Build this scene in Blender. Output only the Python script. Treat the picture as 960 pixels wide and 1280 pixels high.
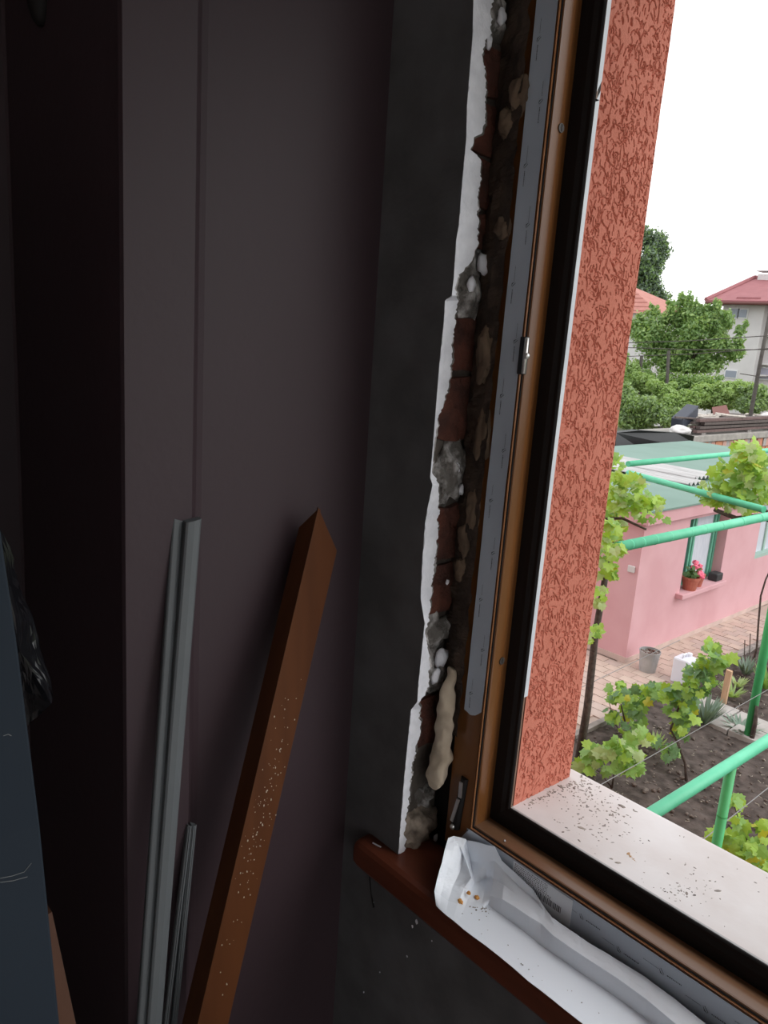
import bpy, bmesh, math, random
import numpy as np
from mathutils import Vector, Matrix, noise

for o in list(bpy.data.objects):
    bpy.data.objects.remove(o, do_unlink=True)
SC = bpy.context.scene
COL = SC.collection
random.seed(7)
rng = np.random.default_rng(7)

# ------------------------------------------------------------------ camera
# World axes: X along the window wall, Y outwards through the window, Z up.
# Garden level is z = 0, the camera stands upstairs at z = 5.
EYE = 5.0
FPX = 970.0
_h, _p, _r = (math.radians(a) for a in (47.05, 12.6, 4.17))
_f = np.array([-math.sin(_h) * math.cos(_p), math.cos(_h) * math.cos(_p), -math.sin(_p)])
_rt = np.array([math.cos(_h), math.sin(_h), 0.0])
_up = np.cross(_rt, _f)
CX = math.cos(_r) * _rt + math.sin(_r) * _up
CU = -math.sin(_r) * _rt + math.cos(_r) * _up
cam_data = bpy.data.cameras.new('camera')
cam_data.sensor_fit = 'AUTO'
cam_data.sensor_width = 36.0
cam_data.lens = FPX / 1280.0 * 36.0
cam_data.clip_start = 0.02
cam_data.clip_end = 500
cam = bpy.data.objects.new('camera', cam_data)
COL.objects.link(cam)
cam.matrix_world = Matrix(((CX[0], CU[0], -_f[0], 0), (CX[1], CU[1], -_f[1], 0), (CX[2], CU[2], -_f[2], EYE), (0, 0, 0, 1)))
SC.camera = cam

# ------------------------------------------------------------------ light
SC.view_settings.view_transform = 'Standard'
SC.view_settings.look = 'None'
SC.view_settings.gamma = 1.0
SC.view_settings.exposure = 0.0
SC.view_settings.use_curve_mapping = False
world = bpy.data.worlds.new('overcast_sky')
SC.world = world
world.use_nodes = True
bg = world.node_tree.nodes['Background']
bg.inputs['Color'].default_value = (0.965, 0.985, 1.0, 1)
bg.inputs['Strength'].default_value = 1.65
sun_data = bpy.data.lights.new('veiled_sun', 'SUN')
sun_data.energy = 1.1
sun_data.angle = math.radians(45)
sun_data.color = (1.0, .97, .93)
sun = bpy.data.objects.new('veiled_sun', sun_data)
COL.objects.link(sun)
sun.rotation_euler = Vector((.72, .30, .62)).to_track_quat('Z', 'Y').to_euler()


def ray(px, py):
    return (px - 480) / FPX * CX - (py - 640) / FPX * CU + _f


def on(axis, px, py, val):
    """world point seen at photo pixel (px,py) on the plane axis=val (z in world metres)"""
    d = ray(px, py)
    i = 'xyz'.index(axis)
    v = val - EYE if axis == 'z' else val
    p = d * (v / d[i])
    return Vector((p[0], p[1], p[2] + EYE))


# ------------------------------------------------------------------ materials
MATS = {}


def mat(name, c1, c2=None, scale=8.0, rough=0.7, bump=0.0, bscale=None, spec=0.5, metal=0.0, stretch=None, sub=0.0,
        detail=4.0, lo=0.35, hi=0.65, coat=0.0):
    if name in MATS:
        return MATS[name]
    m = bpy.data.materials.new(name)
    m.use_nodes = True
    nt = m.node_tree
    b = nt.nodes['Principled BSDF']
    b.inputs['Roughness'].default_value = rough
    b.inputs['Metallic'].default_value = metal
    b.inputs['Specular IOR Level'].default_value = spec
    b.inputs['Coat Weight'].default_value = coat
    b.inputs['Base Color'].default_value = (*c1, 1)
    tc = nt.nodes.new('ShaderNodeTexCoord')
    mp = nt.nodes.new('ShaderNodeMapping')
    if stretch:
        mp.inputs['Scale'].default_value = stretch
    nt.links.new(tc.outputs['Object'], mp.inputs['Vector'])
    if c2 is not None:
        n = nt.nodes.new('ShaderNodeTexNoise')
        n.inputs['Scale'].default_value = scale
        n.inputs['Detail'].default_value = detail
        nt.links.new(mp.outputs['Vector'], n.inputs['Vector'])
        r = nt.nodes.new('ShaderNodeValToRGB')
        r.color_ramp.elements[0].position = lo
        r.color_ramp.elements[1].position = hi
        r.color_ramp.elements[0].color = (*c1, 1)
        r.color_ramp.elements[1].color = (*c2, 1)
        nt.links.new(n.outputs['Fac'], r.inputs['Fac'])
        nt.links.new(r.outputs['Color'], b.inputs['Base Color'])
    if bump:
        n2 = nt.nodes.new('ShaderNodeTexNoise')
        n2.inputs['Scale'].default_value = bscale or scale
        n2.inputs['Detail'].default_value = 5
        nt.links.new(mp.outputs['Vector'], n2.inputs['Vector'])
        bp = nt.nodes.new('ShaderNodeBump')
        bp.inputs['Strength'].default_value = bump
        bp.inputs['Distance'].default_value = 0.01
        nt.links.new(n2.outputs['Fac'], bp.inputs['Height'])
        nt.links.new(bp.outputs['Normal'], b.inputs['Normal'])
    MATS[name] = m
    return m


def leafmat(name, c, trans=0.35, rough=0.45):
    m = bpy.data.materials.new(name)
    m.use_nodes = True
    nt = m.node_tree
    b = nt.nodes['Principled BSDF']
    b.inputs['Base Color'].default_value = (*c, 1)
    b.inputs['Roughness'].default_value = rough
    t = nt.nodes.new('ShaderNodeBsdfTranslucent')
    t.inputs['Color'].default_value = (min(1, c[0] * 1.3), min(1, c[1] * 1.25), c[2] * 0.7, 1)
    mx = nt.nodes.new('ShaderNodeMixShader')
    mx.inputs['Fac'].default_value = trans
    nt.links.new(b.outputs['BSDF'], mx.inputs[1])
    nt.links.new(t.outputs['BSDF'], mx.inputs[2])
    nt.links.new(mx.outputs['Shader'], nt.nodes['Material Output'].inputs['Surface'])
    return m


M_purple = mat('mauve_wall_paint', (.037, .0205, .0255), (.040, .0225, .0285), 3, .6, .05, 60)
M_grey = mat('dark_grey_wall_paint', (.080, .080, .083), (.120, .120, .126), 14, .75, .12, 90)
M_rubble = mat('old_mortar', (.035, .026, .022), (.10, .085, .072), 30, .95, .5, 60)
M_plaster = mat('white_gypsum', (.64, .65, .70), (.78, .79, .84), 40, .9, .25, 120)
M_mortar = mat('grey_mortar', (.12, .11, .10), (.55, .53, .52), 45, .95, .7, 120, lo=.48, hi=.68, detail=8)
M_stone = mat('rubble_stone', (.12, .095, .075), (.36, .30, .24), 40, .95, .6, 70)
M_brick = mat('red_brick', (.045, .015, .010), (.11, .034, .020), 24, .95, .6, 90)
M_foam = mat('expanding_foam', (.36, .29, .21), (.48, .40, .31), 20, .85, .3, 40)
M_foam_d = mat('aged_foam', (.085, .055, .035), (.17, .115, .075), 20, .85, .3, 40)
M_stucco = mat('terracotta_render', (.52, .165, .11), (.57, .19, .13), 18, .9, .15, 240)
M_oak = mat('golden_oak_foil', (.13, .050, .014), (.18, .072, .022), 5, .30, stretch=(6, 6, .6))
M_oakh = mat('golden_oak_foil_rail', (.15, .075, .040), (.19, .10, .055), 5, .32, stretch=(.6, 6, 6))
M_bead = mat('orange_brown_bead_highlight', (.62, .27, .11), None, rough=.25)  # colour raised to hold the highlight the rounded bead catches
M_black = mat('black_rubber', (.012, .010, .010), None, rough=.6, spec=.25)
M_film = mat('grey_protective_film', (.43, .485, .56), (.47, .525, .60), 4, .36, .04, 25)  # bluish tint puts the reflected sky into the film colour
M_print = mat('film_print', (.045, .05, .06), None, rough=.6)
M_sticker = mat('pale_sticker', (.74, .77, .82), None, rough=.5)
M_whitetape = mat('white_outer_film', (.72, .76, .80), (.60, .64, .70), 10, .5)
M_alu = mat('grey_edge_profile', (.42, .42, .42), None, rough=.4)
M_steel = mat('bright_steel', (.72, .71, .69), None, rough=.28, metal=.85)
M_sillbrown = mat('dark_brown_laminate', (.105, .028, .014), (.135, .037, .019), 6, .42, spec=.3, stretch=(.8, 6, 6))
M_board = mat('brown_laminate_board', (.072, .0235, .008), (.098, .033, .011), 5, .55, spec=.2, stretch=(5, 5, .5))
M_sillwhite = mat('white_stone_sill', (.62, .565, .55), (.72, .69, .69), 9, .6, .04, 60)
M_whitefilm = mat('white_peel_film', (.85, .90, .98), (.87, .92, .99), 3, .35)
M_debris = mat('grey_debris', (.15, .135, .125), (.40, .35, .31), 60, .95)
M_debris2 = mat('tan_debris', (.45, .28, .15), None, rough=.95)
M_orange = mat('orange_foam_crumb', (.62, .26, .06), (.70, .36, .10), 200, .9, .4, 300)
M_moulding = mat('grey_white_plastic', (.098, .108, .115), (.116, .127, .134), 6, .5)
M_bluepanel = mat('dark_blue_laminate', (.012, .020, .031), (.015, .024, .036), 4, .6, spec=.2)
M_seam = mat('pale_scratch', (.20, .21, .21), None, rough=.8)
M_glossblack = mat('glossy_black_film', (.008, .008, .01), None, rough=.12)
M_roomwall = mat('room_paint', (.80, .78, .77), None, rough=.85)
M_floor = mat('room_floor', (.70, .66, .64), (.76, .72, .70), 6, .5, stretch=(1, 8, 1))
M_ceil = mat('ceiling_paint', (.72, .71, .70), None, rough=.9)
# outdoors
M_pink = mat('pink_house_paint', (.62, .34, .365), (.67, .39, .42), 1.4, .85, .05, 40)
M_pinkdirt = mat('pink_plinth', (.52, .40, .36), (.62, .48, .43), 4, .9)
M_roofgreen = mat('pale_green_roofing', (.155, .245, .205), (.185, .285, .245), .6, .7)
M_asb = mat('corrugated_cement', (.46, .45, .45), (.58, .57, .57), 2.5, .9, stretch=(.5, 3, 1))
M_greenframe = mat('green_window_paint', (.10, .36, .24), (.14, .42, .29), 6, .5)
M_palegreen = mat('pale_green_window_paint', (.36, .50, .44), None, rough=.6)
M_curtain = mat('pale_curtain', (.52, .55, .62), (.60, .63, .69), 5, .8, stretch=(1, 8, 1))
M_terra = mat('terracotta_pot', (.42, .12, .08), (.48, .15, .10), 10, .7)
M_flower = mat('pink_flower', (.85, .10, .22), (.90, .25, .33), 60, .7)
M_dark = mat('dark_plastic', (.03, .03, .032), None, rough=.6)
M_pipe = mat('mint_green_pipe_paint', (.10, .56, .33), (.13, .62, .38), 5, .42)
M_postpaint = mat('green_post_paint', (.055, .43, .14), (.07, .48, .17), 5, .45)
M_soil = mat('garden_soil', (.045, .033, .028), (.11, .085, .075), 7, 1.0, .8, 30)
M_clod = mat('soil_clod', (.09, .070, .060), (.19, .155, .135), 14, 1.0)
M_pav = [mat('paver_%s' % n, c, tuple(x * 1.14 for x in c), 6, .9) for n, c in
         (('rose', (.47, .35, .30)), ('sand', (.50, .39, .33)), ('beige', (.44, .345, .305)))]
M_joint = mat('paver_joint', (.43, .34, .295), None, rough=1)
M_slab = mat('concrete_slab', (.36, .335, .315), (.44, .41, .39), 5, .9, .2, 40)
M_kerb = mat('kerb_concrete', (.22, .195, .18), (.32, .28, .26), 8, .95)
M_zinc = mat('galvanised_zinc', (.36, .37, .37), (.46, .47, .47), 6, .45, metal=.35)
M_can = mat('white_canister_plastic', (.78, .80, .88), None, rough=.4)
M_wood = mat('pale_wood', (.52, .33, .20), (.60, .40, .26), 6, .8, stretch=(6, 6, .6))
M_timber = [mat('old_timber_%s' % n, c, tuple(x * 1.4 for x in c), 8, .9) for n, c in
            (('grey', (.22, .20, .19)), ('brown', (.095, .075, .07)), ('pale', (.46, .42, .38)), ('red', (.13, .085, .08)))]
M_bark = mat('bark', (.055, .04, .035), (.11, .085, .07), 20, .95, .5, 60)
M_wire = mat('wire_grey', (.22, .22, .22), None, rough=.5)
M_post = mat('dark_post', (.07, .06, .055), (.10, .09, .08), 5, .8)
M_hwall = mat('pale_house_wall', (.60, .575, .575), (.66, .635, .63), 1, .9)
M_hroof = mat('red_tile_roof', (.30, .11, .12), (.34, .13, .14), 2, .8)
M_hroof2 = mat('orange_tile_roof', (.40, .165, .135), (.46, .20, .165), 2, .8)
M_gutter = mat('dark_red_gutter', (.13, .045, .04), None, rough=.6)
M_glassd = mat('window_glass_grey', (.24, .27, .32), None, rough=.15)
M_ground = mat('yard_ground', (.06, .075, .035), (.10, .11, .055), 2, 1)
M_gap_shade = mat('black_gap_shade', (.012, .012, .014), None, rough=.5)
M_oldbrick = mat('weathered_brick', (.40, .22, .17), (.50, .32, .26), 8, .95)
M_rustsheet = mat('rusty_brown_sheet', (.17, .065, .055), None, rough=.8)
L_lime = leafmat('vine_leaf_lime', (.36, .55, .09))
L_mid = leafmat('vine_leaf_green', (.24, .42, .10))
L_deep = leafmat('vine_leaf_deep', (.14, .27, .11), .3)
L_yel = leafmat('vine_leaf_yellow', (.55, .55, .07))
L_pale = leafmat('vine_leaf_pale', (.42, .54, .25))
L_tree = leafmat('tree_leaf', (.23, .36, .14), .4)
L_tree2 = leafmat('tree_leaf_light', (.34, .47, .18), .4)
L_bush = leafmat('bush_leaf', (.33, .47, .18), .4)
L_bush2 = leafmat('bush_leaf_grey', (.28, .38, .21), .4)
L_fir = leafmat('dark_tree_leaf', (.16, .22, .16), .3)


# ------------------------------------------------------------------ builders
class MB:
    def __init__(s):
        s.v = []
        s.f = []
        s.m = []

    def add(s, vs, fs, mi=0):
        k = len(s.v)
        s.v += [tuple(v) for v in vs]
        s.f += [tuple(i + k for i in f) for f in fs]
        s.m += [mi] * len(fs)
        return s

    def box(s, x0, x1, y0, y1, z0, z1, mi=0):
        vs = [(x0, y0, z0), (x1, y0, z0), (x1, y1, z0), (x0, y1, z0), (x0, y0, z1), (x1, y0, z1), (x1, y1, z1), (x0, y1, z1)]
        return s.add(vs, [(0, 3, 2, 1), (4, 5, 6, 7), (0, 1, 5, 4), (1, 2, 6, 5), (2, 3, 7, 6), (3, 0, 4, 7)], mi)

    def bar(s, a, b, w, h, up=(0, 0, 1), mi=0):
        a, b, up = Vector(a), Vector(b), Vector(up)
        d = (b - a).normalized()
        x = d.cross(up).normalized() * (w / 2)
        y = x.cross(d).normalized() * (h / 2)
        vs = [p + sx * x + sy * y for p in (a, b) for sx, sy in ((-1, -1), (1, -1), (1, 1), (-1, 1))]
        return s.add(vs, [(0, 1, 2, 3), (7, 6, 5, 4), (0, 4, 5, 1), (1, 5, 6, 2), (2, 6, 7, 3), (3, 7, 4, 0)], mi)

    def tube(s, pts, r, n=8, mi=0):
        pts = [Vector(p) for p in pts]
        rs = r if isinstance(r, (list, tuple)) else [r] * len(pts)
        vs, fs = [], []
        for i, p in enumerate(pts):
            d = (pts[min(i + 1, len(pts) - 1)] - pts[max(i - 1, 0)]).normalized()
            ref = Vector((0, 0, 1)) if abs(d.z) < .9 else Vector((1, 0, 0))
            x = d.cross(ref).normalized()
            y = d.cross(x).normalized()
            for k in range(n):
                a = 2 * math.pi * k / n
                vs.append(p + rs[i] * (math.cos(a) * x + math.sin(a) * y))
        for i in range(len(pts) - 1):
            for k in range(n):
                a, b = i * n + k, i * n + (k + 1) % n
                fs.append((a, b, b + n, a + n))
        fs.append(tuple(range(n - 1, -1, -1)))
        fs.append(tuple((len(pts) - 1) * n + k for k in range(n)))
        return s.add(vs, fs, mi)

    def lathe(s, prof, c, n=20, mi=0, cap=True):
        c = Vector(c)
        vs, fs = [], []
        for r, z in prof:
            for k in range(n):
                a = 2 * math.pi * k / n
                vs.append((c.x + r * math.cos(a), c.y + r * math.sin(a), c.z + z))
        for i in range(len(prof) - 1):
            for k in range(n):
                a, b = i * n + k, i * n + (k + 1) % n
                fs.append((a, b, b + n, a + n))
        if cap:
            fs.append(tuple(range(n - 1, -1, -1)))
            fs.append(tuple((len(prof) - 1) * n + k for k in range(n)))
        return s.add(vs, fs, mi)

    def lump(s, c, r, seed=0, amp=.25, sub=2, freq=1.6, mi=0):
        bm = bmesh.new()
        bmesh.ops.create_icosphere(bm, subdivisions=sub, radius=1)
        c = Vector(c)
        vs = []
        for v in bm.verts:
            d = v.co.normalized()
            k = 1 + amp * noise.fractal(d * freq + Vector((seed * 7.3, seed * 3.1, seed)), 1.0, 2.0, 3)
            vs.append((c.x + d.x * r[0] * k, c.y + d.y * r[1] * k, c.z + d.z * r[2] * k))
        fs = [tuple(v.index for v in f.verts) for f in bm.faces]
        bm.free()
        return s.add(vs, fs, mi)

    def build(s, name, mats, parent=None, smooth=False, bevel=0.0, org=None, label=None, cat=None, group=None, kind=None):
        me = bpy.data.meshes.new(name)
        vs = s.v
        if org is not None:
            vs = [(x - org[0], y - org[1], z - org[2]) for x, y, z in vs]
        me.from_pydata(vs, [], s.f)
        if not isinstance(mats, (list, tuple)):
            mats = [mats]
        for m in mats:
            me.materials.append(m)
        if len(mats) > 1:
            me.polygons.foreach_set('material_index', s.m)
        if smooth:
            me.polygons.foreach_set('use_smooth', [True] * len(me.polygons))
        me.update()
        o = bpy.data.objects.new(name, me)
        COL.objects.link(o)
        if org is not None:
            o.location = org
        if parent is not None:
            o.parent = parent
            if org is not None:
                o.location = Vector(org) - parent_loc(parent)
            else:
                o.location = -parent_loc(parent)
        if bevel:
            md = o.modifiers.new('bevel', 'BEVEL')
            md.width = bevel
            md.segments = 2
            md.limit_method = 'ANGLE'
        tag(o, label, cat, group, kind)
        return o


def parent_loc(p):
    v = Vector((0, 0, 0))
    while p is not None:
        v += p.location
        p = p.parent
    return v


def tag(o, label=None, cat=None, group=None, kind=None):
    for k, v in (('label', label), ('category', cat), ('group', group), ('kind', kind)):
        if v:
            o[k] = v
    return o


def thing(name, loc, label, cat, group=None):
    o = bpy.data.objects.new(name, None)
    o.empty_display_size = .05
    COL.objects.link(o)
    o.location = loc
    return tag(o, label, cat, group)


def Z(z):
    """height relative to the camera eye -> world height"""
    return z + EYE


# ================================================================== THE ROOM
FLOOR, CEIL = Z(-1.5), Z(1.2)
YI = .689           # inner face of the window wall
YO = .939           # outer face
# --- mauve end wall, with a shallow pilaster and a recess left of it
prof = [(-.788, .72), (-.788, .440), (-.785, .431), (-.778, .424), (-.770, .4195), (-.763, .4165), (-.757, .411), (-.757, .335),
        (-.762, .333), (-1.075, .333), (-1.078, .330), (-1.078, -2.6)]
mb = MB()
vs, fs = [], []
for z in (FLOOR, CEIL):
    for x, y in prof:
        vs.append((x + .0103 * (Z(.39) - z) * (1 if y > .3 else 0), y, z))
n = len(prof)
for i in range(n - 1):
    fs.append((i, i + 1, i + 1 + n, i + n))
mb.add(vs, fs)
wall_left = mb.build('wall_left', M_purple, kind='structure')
MB().box(-1.2, 3.4, -2.6, YI + .1, FLOOR - .1, FLOOR).build('floor', M_floor, kind='structure')
MB().box(-1.2, 3.4, -2.6, YO, CEIL, CEIL + .12).build('ceiling', M_ceil, kind='structure')
MB().box(-1.3, 3.5, -2.72, -2.6, FLOOR, CEIL).build('wall_back', M_roomwall, kind='structure')
# wall behind the right shoulder; its unseen balcony opening is added to brighten the room
DY0, DY1, DZ = -2.4, .60, Z(1.0)
MB().box(3.4, 3.52, -2.6, DY0, FLOOR, CEIL).box(3.4, 3.52, DY1, YO, FLOOR, CEIL).box(3.4, 3.52, DY0, DY1, DZ, CEIL).build('wall_front', M_roomwall, kind='structure')
dfr = MB()
dfr.box(3.38, 3.54, DY0 - .06, DY0, FLOOR, DZ + .06).box(3.38, 3.54, DY1, DY1 + .06, FLOOR, DZ + .06).box(3.38, 3.54, DY0, DY1, DZ, DZ + .06)
dfr.build('added_daylight_door', M_ceil, kind='structure')

# --- window wall: painted skin with the broken plaster edge
EDGE_L = [(592, 0), (591, 47), (587, 94), (584, 134), (583, 175), (580.6, 200), (577.5, 234), (573.8, 281), (570.6, 300), (567.5, 347),
          (565, 370), (556.6, 375), (555, 403), (550, 450), (547, 487), (544, 525), (541, 562), (538, 597), (541, 606), (534.7, 635),
          (531.6, 654), (528, 704), (526, 747), (531, 779), (527, 819), (523, 857), (522, 877), (514, 887), (510, 927), (505.6, 971),
          (502.5, 1009), (498, 1069)]
left_pts = [on('y', px, py, YI) for px, py in EDGE_L]
skin = MB()


def jitter_edge(pts, step=.006, amp=.0012, seed=3):
    out = []
    for a, b in zip(pts[:-1], pts[1:]):
        k = max(1, int((a - b).length / step))
        for i in range(k):
            p = a.lerp(b, i / k)
            q = noise.noise(Vector((seed, p.z * 160, p.x * 40)))
            out.append(p + Vector((q * amp, 0, 0)))
    out.append(pts[-1])
    return out


edge = jitter_edge(left_pts)
edge = [Vector((-.652, YI, CEIL)), Vector((-.652, YI, left_pts[0].z + .01))] + edge + [Vector((edge[-1].x, YI, Z(-.705)))]
vs = []
for p in edge:
    vs += [(-.82, YI, p.z), (p.x, YI, p.z)]
skin.add(vs, [(2 * i, 2 * i + 2, 2 * i + 3, 2 * i + 1) for i in range(len(edge) - 1)])
skin.box(-1.3, 3.4, YI, YI + .01, FLOOR, Z(-.705))
skin.box(2.44, 3.4, YI, YI + .01, Z(-.705), CEIL)
skin.box(-.66, 2.44, YI, YI + .01, Z(.70), CEIL)
# masonry core behind the skin
skin.box(-1.3, -.672, YI + .004, YO - .012, FLOOR, CEIL, 1)
skin.box(-.672, 3.4, YI + .010, YO - .012, FLOOR, Z(-.716), 1)
skin.box(2.44, 3.4, YI + .010, YO - .012, Z(-.716), CEIL, 1)
skin.box(-.672, 2.44, YI + .010, YO - .012, Z(.70), CEIL, 1)
wall_right = skin.build('wall_right', [M_grey, M_rubble], kind='structure')

# --- broken white plaster layer seen on the reveal
EDGE_R = [(617, 0), (612.8, 41), (605, 58), (603, 72), (607.5, 97), (606.6, 150), (603, 166), (592.5, 171), (590, 187), (601, 200),
          (601, 225), (597, 250), (598, 290), (597, 306), (590, 326), (574, 344), (569, 359), (572, 376), (566, 425), (563, 472),
          (555, 505), (549, 519), (545, 540), (541.5, 562), (539, 590), (548, 604), (549, 619), (548, 641), (547, 676), (542.5, 707), (539, 747), (536, 776),
          (530.5, 791), (537, 819), (536, 857), (534, 862), (524, 880), (526, 915), (520, 934), (515, 959), (511, 1002), (507, 1027), (505.6, 1066)]


def edge_at(tr, y):
    for a, b in zip(tr[:-1], tr[1:]):
        if a[1] <= y <= b[1]:
            return a[0] + (b[0] - a[0]) * (y - a[1]) / (b[1] - a[1] + 1e-9)
    return tr[-1][0]


pl = MB()
rows = []
y = 0.0
while y < 1068:
    a = on('y', edge_at(EDGE_L, y), y, YI)
    xr = edge_at(EDGE_R, y) + 2.6 * noise.noise(Vector((1, 2, y * .11))) + 2.2 * noise.fractal(Vector((5, 2, y * .27)), 1, 2, 3)
    b = on('x', max(xr, edge_at(EDGE_L, y) + 1.5), y, a.x - .0005)
    rows.append((a, b))
    y += 2.2
rows.insert(0, (Vector((rows[0][0].x, YI, CEIL)), Vector((rows[0][0].x, .706, CEIL))))
vs = []
for a, b in rows:
    vs += [(a.x, YI - .0004, a.z), (b.x, b.y, b.z), (b.x - .007, b.y + .002, b.z), (a.x - .010, YI - .0004, a.z)]
fs = []
for i in range(len(rows) - 1):
    k = 4 * i
    fs += [(k, k + 4, k + 5, k + 1), (k + 1, k + 5, k + 6, k + 2)]
pl.add(vs, fs)
pl.build('plaster_edge', M_plaster, wall_right, label='broken white edge of the plaster layer')
# grey undercoat layer showing behind the white one
gl = MB()
vs = []
for a, b in rows:
    w = .006 + .004 * noise.noise(Vector((9, 1, b.z * 30)))
    vs += [(a.x - .0035, YI + .002, a.z), (b.x - .0035, b.y + w, b.z), (b.x - .014, b.y + w + .002, b.z)]
gl.add(vs, [f for i in range(len(rows) - 1) for f in ((3 * i, 3 * i + 3, 3 * i + 4, 3 * i + 1), (3 * i + 1, 3 * i + 4, 3 * i + 5, 3 * i + 2))])
gl.build('plaster_undercoat', M_mortar, wall_right)


def zpx(py, px=None):
    px = px if px is not None else 640 - py * .105
    return on('x', px, py, -.662).z


# --- bricks and mortar lumps in the reveal (photo rows give the courses)
def rough_box(c, h, seed, amp=.0035, mi=0):
    bm = bmesh.new()
    bmesh.ops.create_cube(bm, size=2)
    bmesh.ops.subdivide_edges(bm, edges=bm.edges[:], cuts=3, use_grid_fill=True)
    vs = []
    for v in bm.verts:
        d = v.co.copy()
        L = max(abs(d.x), abs(d.y), abs(d.z))
        rr = d.normalized() * 1.25
        d = d * .82 + rr * .18
        p = Vector((c[0] + d.x * h[0], c[1] + d.y * h[1], c[2] + d.z * h[2]))
        q = noise.noise_vector(p * 55 + Vector((seed * 5, 0, seed)))
        vs.append(tuple(p + q * amp))
    fs = [tuple(v.index for v in f.verts) for f in bm.faces]
    bm.free()
    return vs, fs


BR = [(64, 128), (132, 198), (202, 264), (267, 312), (398, 466), (470, 552), (630, 700), (704, 766), (868, 932)]
for i, (a, b) in enumerate(BR):
    z1, z0 = zpx(a), zpx(b)
    vs, fs = rough_box((-.700, .737 + .003 * math.sin(i * 2.1), (z0 + z1) / 2), (.034, .034, (z1 - z0) / 2 - .001), i, .005)
    MB().add(vs, fs).build('brick', M_brick, wall_right, smooth=False)
for z in (.45, .53, .61, .69):
    vs, fs = rough_box((-.700, .728, Z(z)), (.034, .0255, .034), int(z * 100))
    MB().add(vs, fs).build('brick', M_brick, wall_right)
for i, (a, b, dy, rx, ry, m) in enumerate([(-10, 64, .722, .020, .022, M_mortar), (312, 398, .724, .018, .024, M_mortar),
                                           (555, 634, .725, .022, .023, M_mortar), (768, 812, .726, .020, .021, M_mortar),
                                           (806, 868, .720, .019, .024, M_mortar), (1008, 1064, .722, .024, .026, M_stone),
                                           (985, 1012, .736, .014, .013, M_mortar)]):
    z1, z0 = zpx(a), zpx(b)
    lm = MB().lump((-.677, dy + .008, (z0 + z1) / 2), (rx, ry * 1.4, (z1 - z0) / 2 * 1.06), 11 + i, .42, 4, 1.7)
    lm.v = [(a_, max(b_, YI + .006), c_) for a_, b_, c_ in lm.v]
    lm.build(
        'mortar_lump' if m is M_mortar else 'rubble_stone', m, wall_right, smooth=True)
# pale plaster crust on the lumps
for i, (px, py, s) in enumerate([(628, 22, .010), (612, 52, .008), (605, 330, .013), (590, 356, .010), (572, 585, .007), (577, 612, .007),
                                 (552, 822, .014), (545, 845, .012), (565, 838, .008), (560, 728, .004), (545, 1048, .006), (525, 1040, .005), (575, 755, .005)]):
    p = on('x', px, py, -.657)
    MB().lump((p.x - .001, p.y, p.z), (s * .4, s * .7, s), 30 + i, .5, 2, 2.5).build('plaster_crumb', M_plaster, wall_right, smooth=True)
# expanding foam: old tan pieces by the frame, one long pale bead low down
for i, (px, py, hz, ry, rx) in enumerate([(646, 120, .022, .010, .012), (630, 155, .018, .008, .010), (626, 285, .014, .010, .011), (604, 445, .036, .011, .014),
                                          (600, 545, .034, .009, .012), (588, 640, .03, .008, .010), (578, 675, .022, .008, .010), (572, 712, .016, .007, .009)]):
    p = on('y', px + 5, py, .748)
    MB().lump((p.x - .002, p.y + .001, p.z), (rx, ry, hz), 50 + i, .38, 4, 1.5).build('foam_lump', M_foam_d, wall_right, smooth=True)
fm = MB()
fpts = [on('x', px, py, -.640) for px, py in [(566, 835), (560, 860), (558, 885), (556, 910), (553, 935), (549, 955), (545, 975), (543, 984)]]
fr = [.006, .009, .012, .0115, .0125, .0145, .0145, .006]
fine_p, fine_r = [], []
for i in range(7):
    for k in range(5):
        fine_p.append(fpts[i].lerp(fpts[i + 1], k / 5))
        fine_r.append(fr[i] + (fr[i + 1] - fr[i]) * k / 5)
fm.tube(fine_p + [fpts[-1]], fine_r + [fr[-1]], 16)
for k, v in enumerate(fm.v):
    q = noise.noise_vector(Vector(v) * 60) * .004
    q2 = noise.noise_vector(Vector(v) * 150) * .0028
    fm.v[k] = (v[0] + q.x * 1.5 + q2.x, v[1] + q.y * 1.5 + q2.y, v[2] + q.z + q2.z)
fo = fm.build('foam_bead', M_foam, wall_right, smooth=True, label='long pale bead of dried expanding foam')
sd = fo.modifiers.new('sub', 'SUBSURF')
sd.levels = sd.render_levels = 1
# dark crumbly joint filling between masonry and frame, above the foam bead
jf = MB()
vs = []
zz0, zz1 = zpx(905), Z(.66)
NJ = 260
for i in range(NJ + 1):
    z = zz0 + (zz1 - zz0) * i / NJ
    for j in range(6):
        t = j / 5
        x = -.676 + t * .056
        y = .7600 - .018 * t ** .6
        q = noise.fractal(Vector((x * 60, z * 45, 2)), 1, 2, 4)
        e = noise.noise(Vector((1, z * 70, 8))) * .0035 if j == 5 else 0
        vs.append((x + e, y + q * .006 * (1 - .5 * t), z))
jf.add(vs, [(i * 6 + j, i * 6 + j + 1, (i + 1) * 6 + j + 1, (i + 1) * 6 + j) for i in range(NJ) for j in range(5)])
jf.build('joint_filler', mat('dark_joint', (.030, .018, .012), (.085, .055, .038), 34, .95, .5, 80, lo=.42, hi=.72, detail=6), wall_right)
# backing between masonry and frame, added to stop light leaking through
bk = MB().box(-.68, -.60, .768, .810, Z(-.72), Z(.72)).box(2.40, 2.46, .768, .810, Z(-.72), Z(.72)).box(-.62, 2.42, .768, .810, Z(-.75), Z(-.69)).box(-.62, 2.42, .768, .81, Z(.67), Z(.76))
bk.build('joint_light_block', M_black, wall_right)

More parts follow.
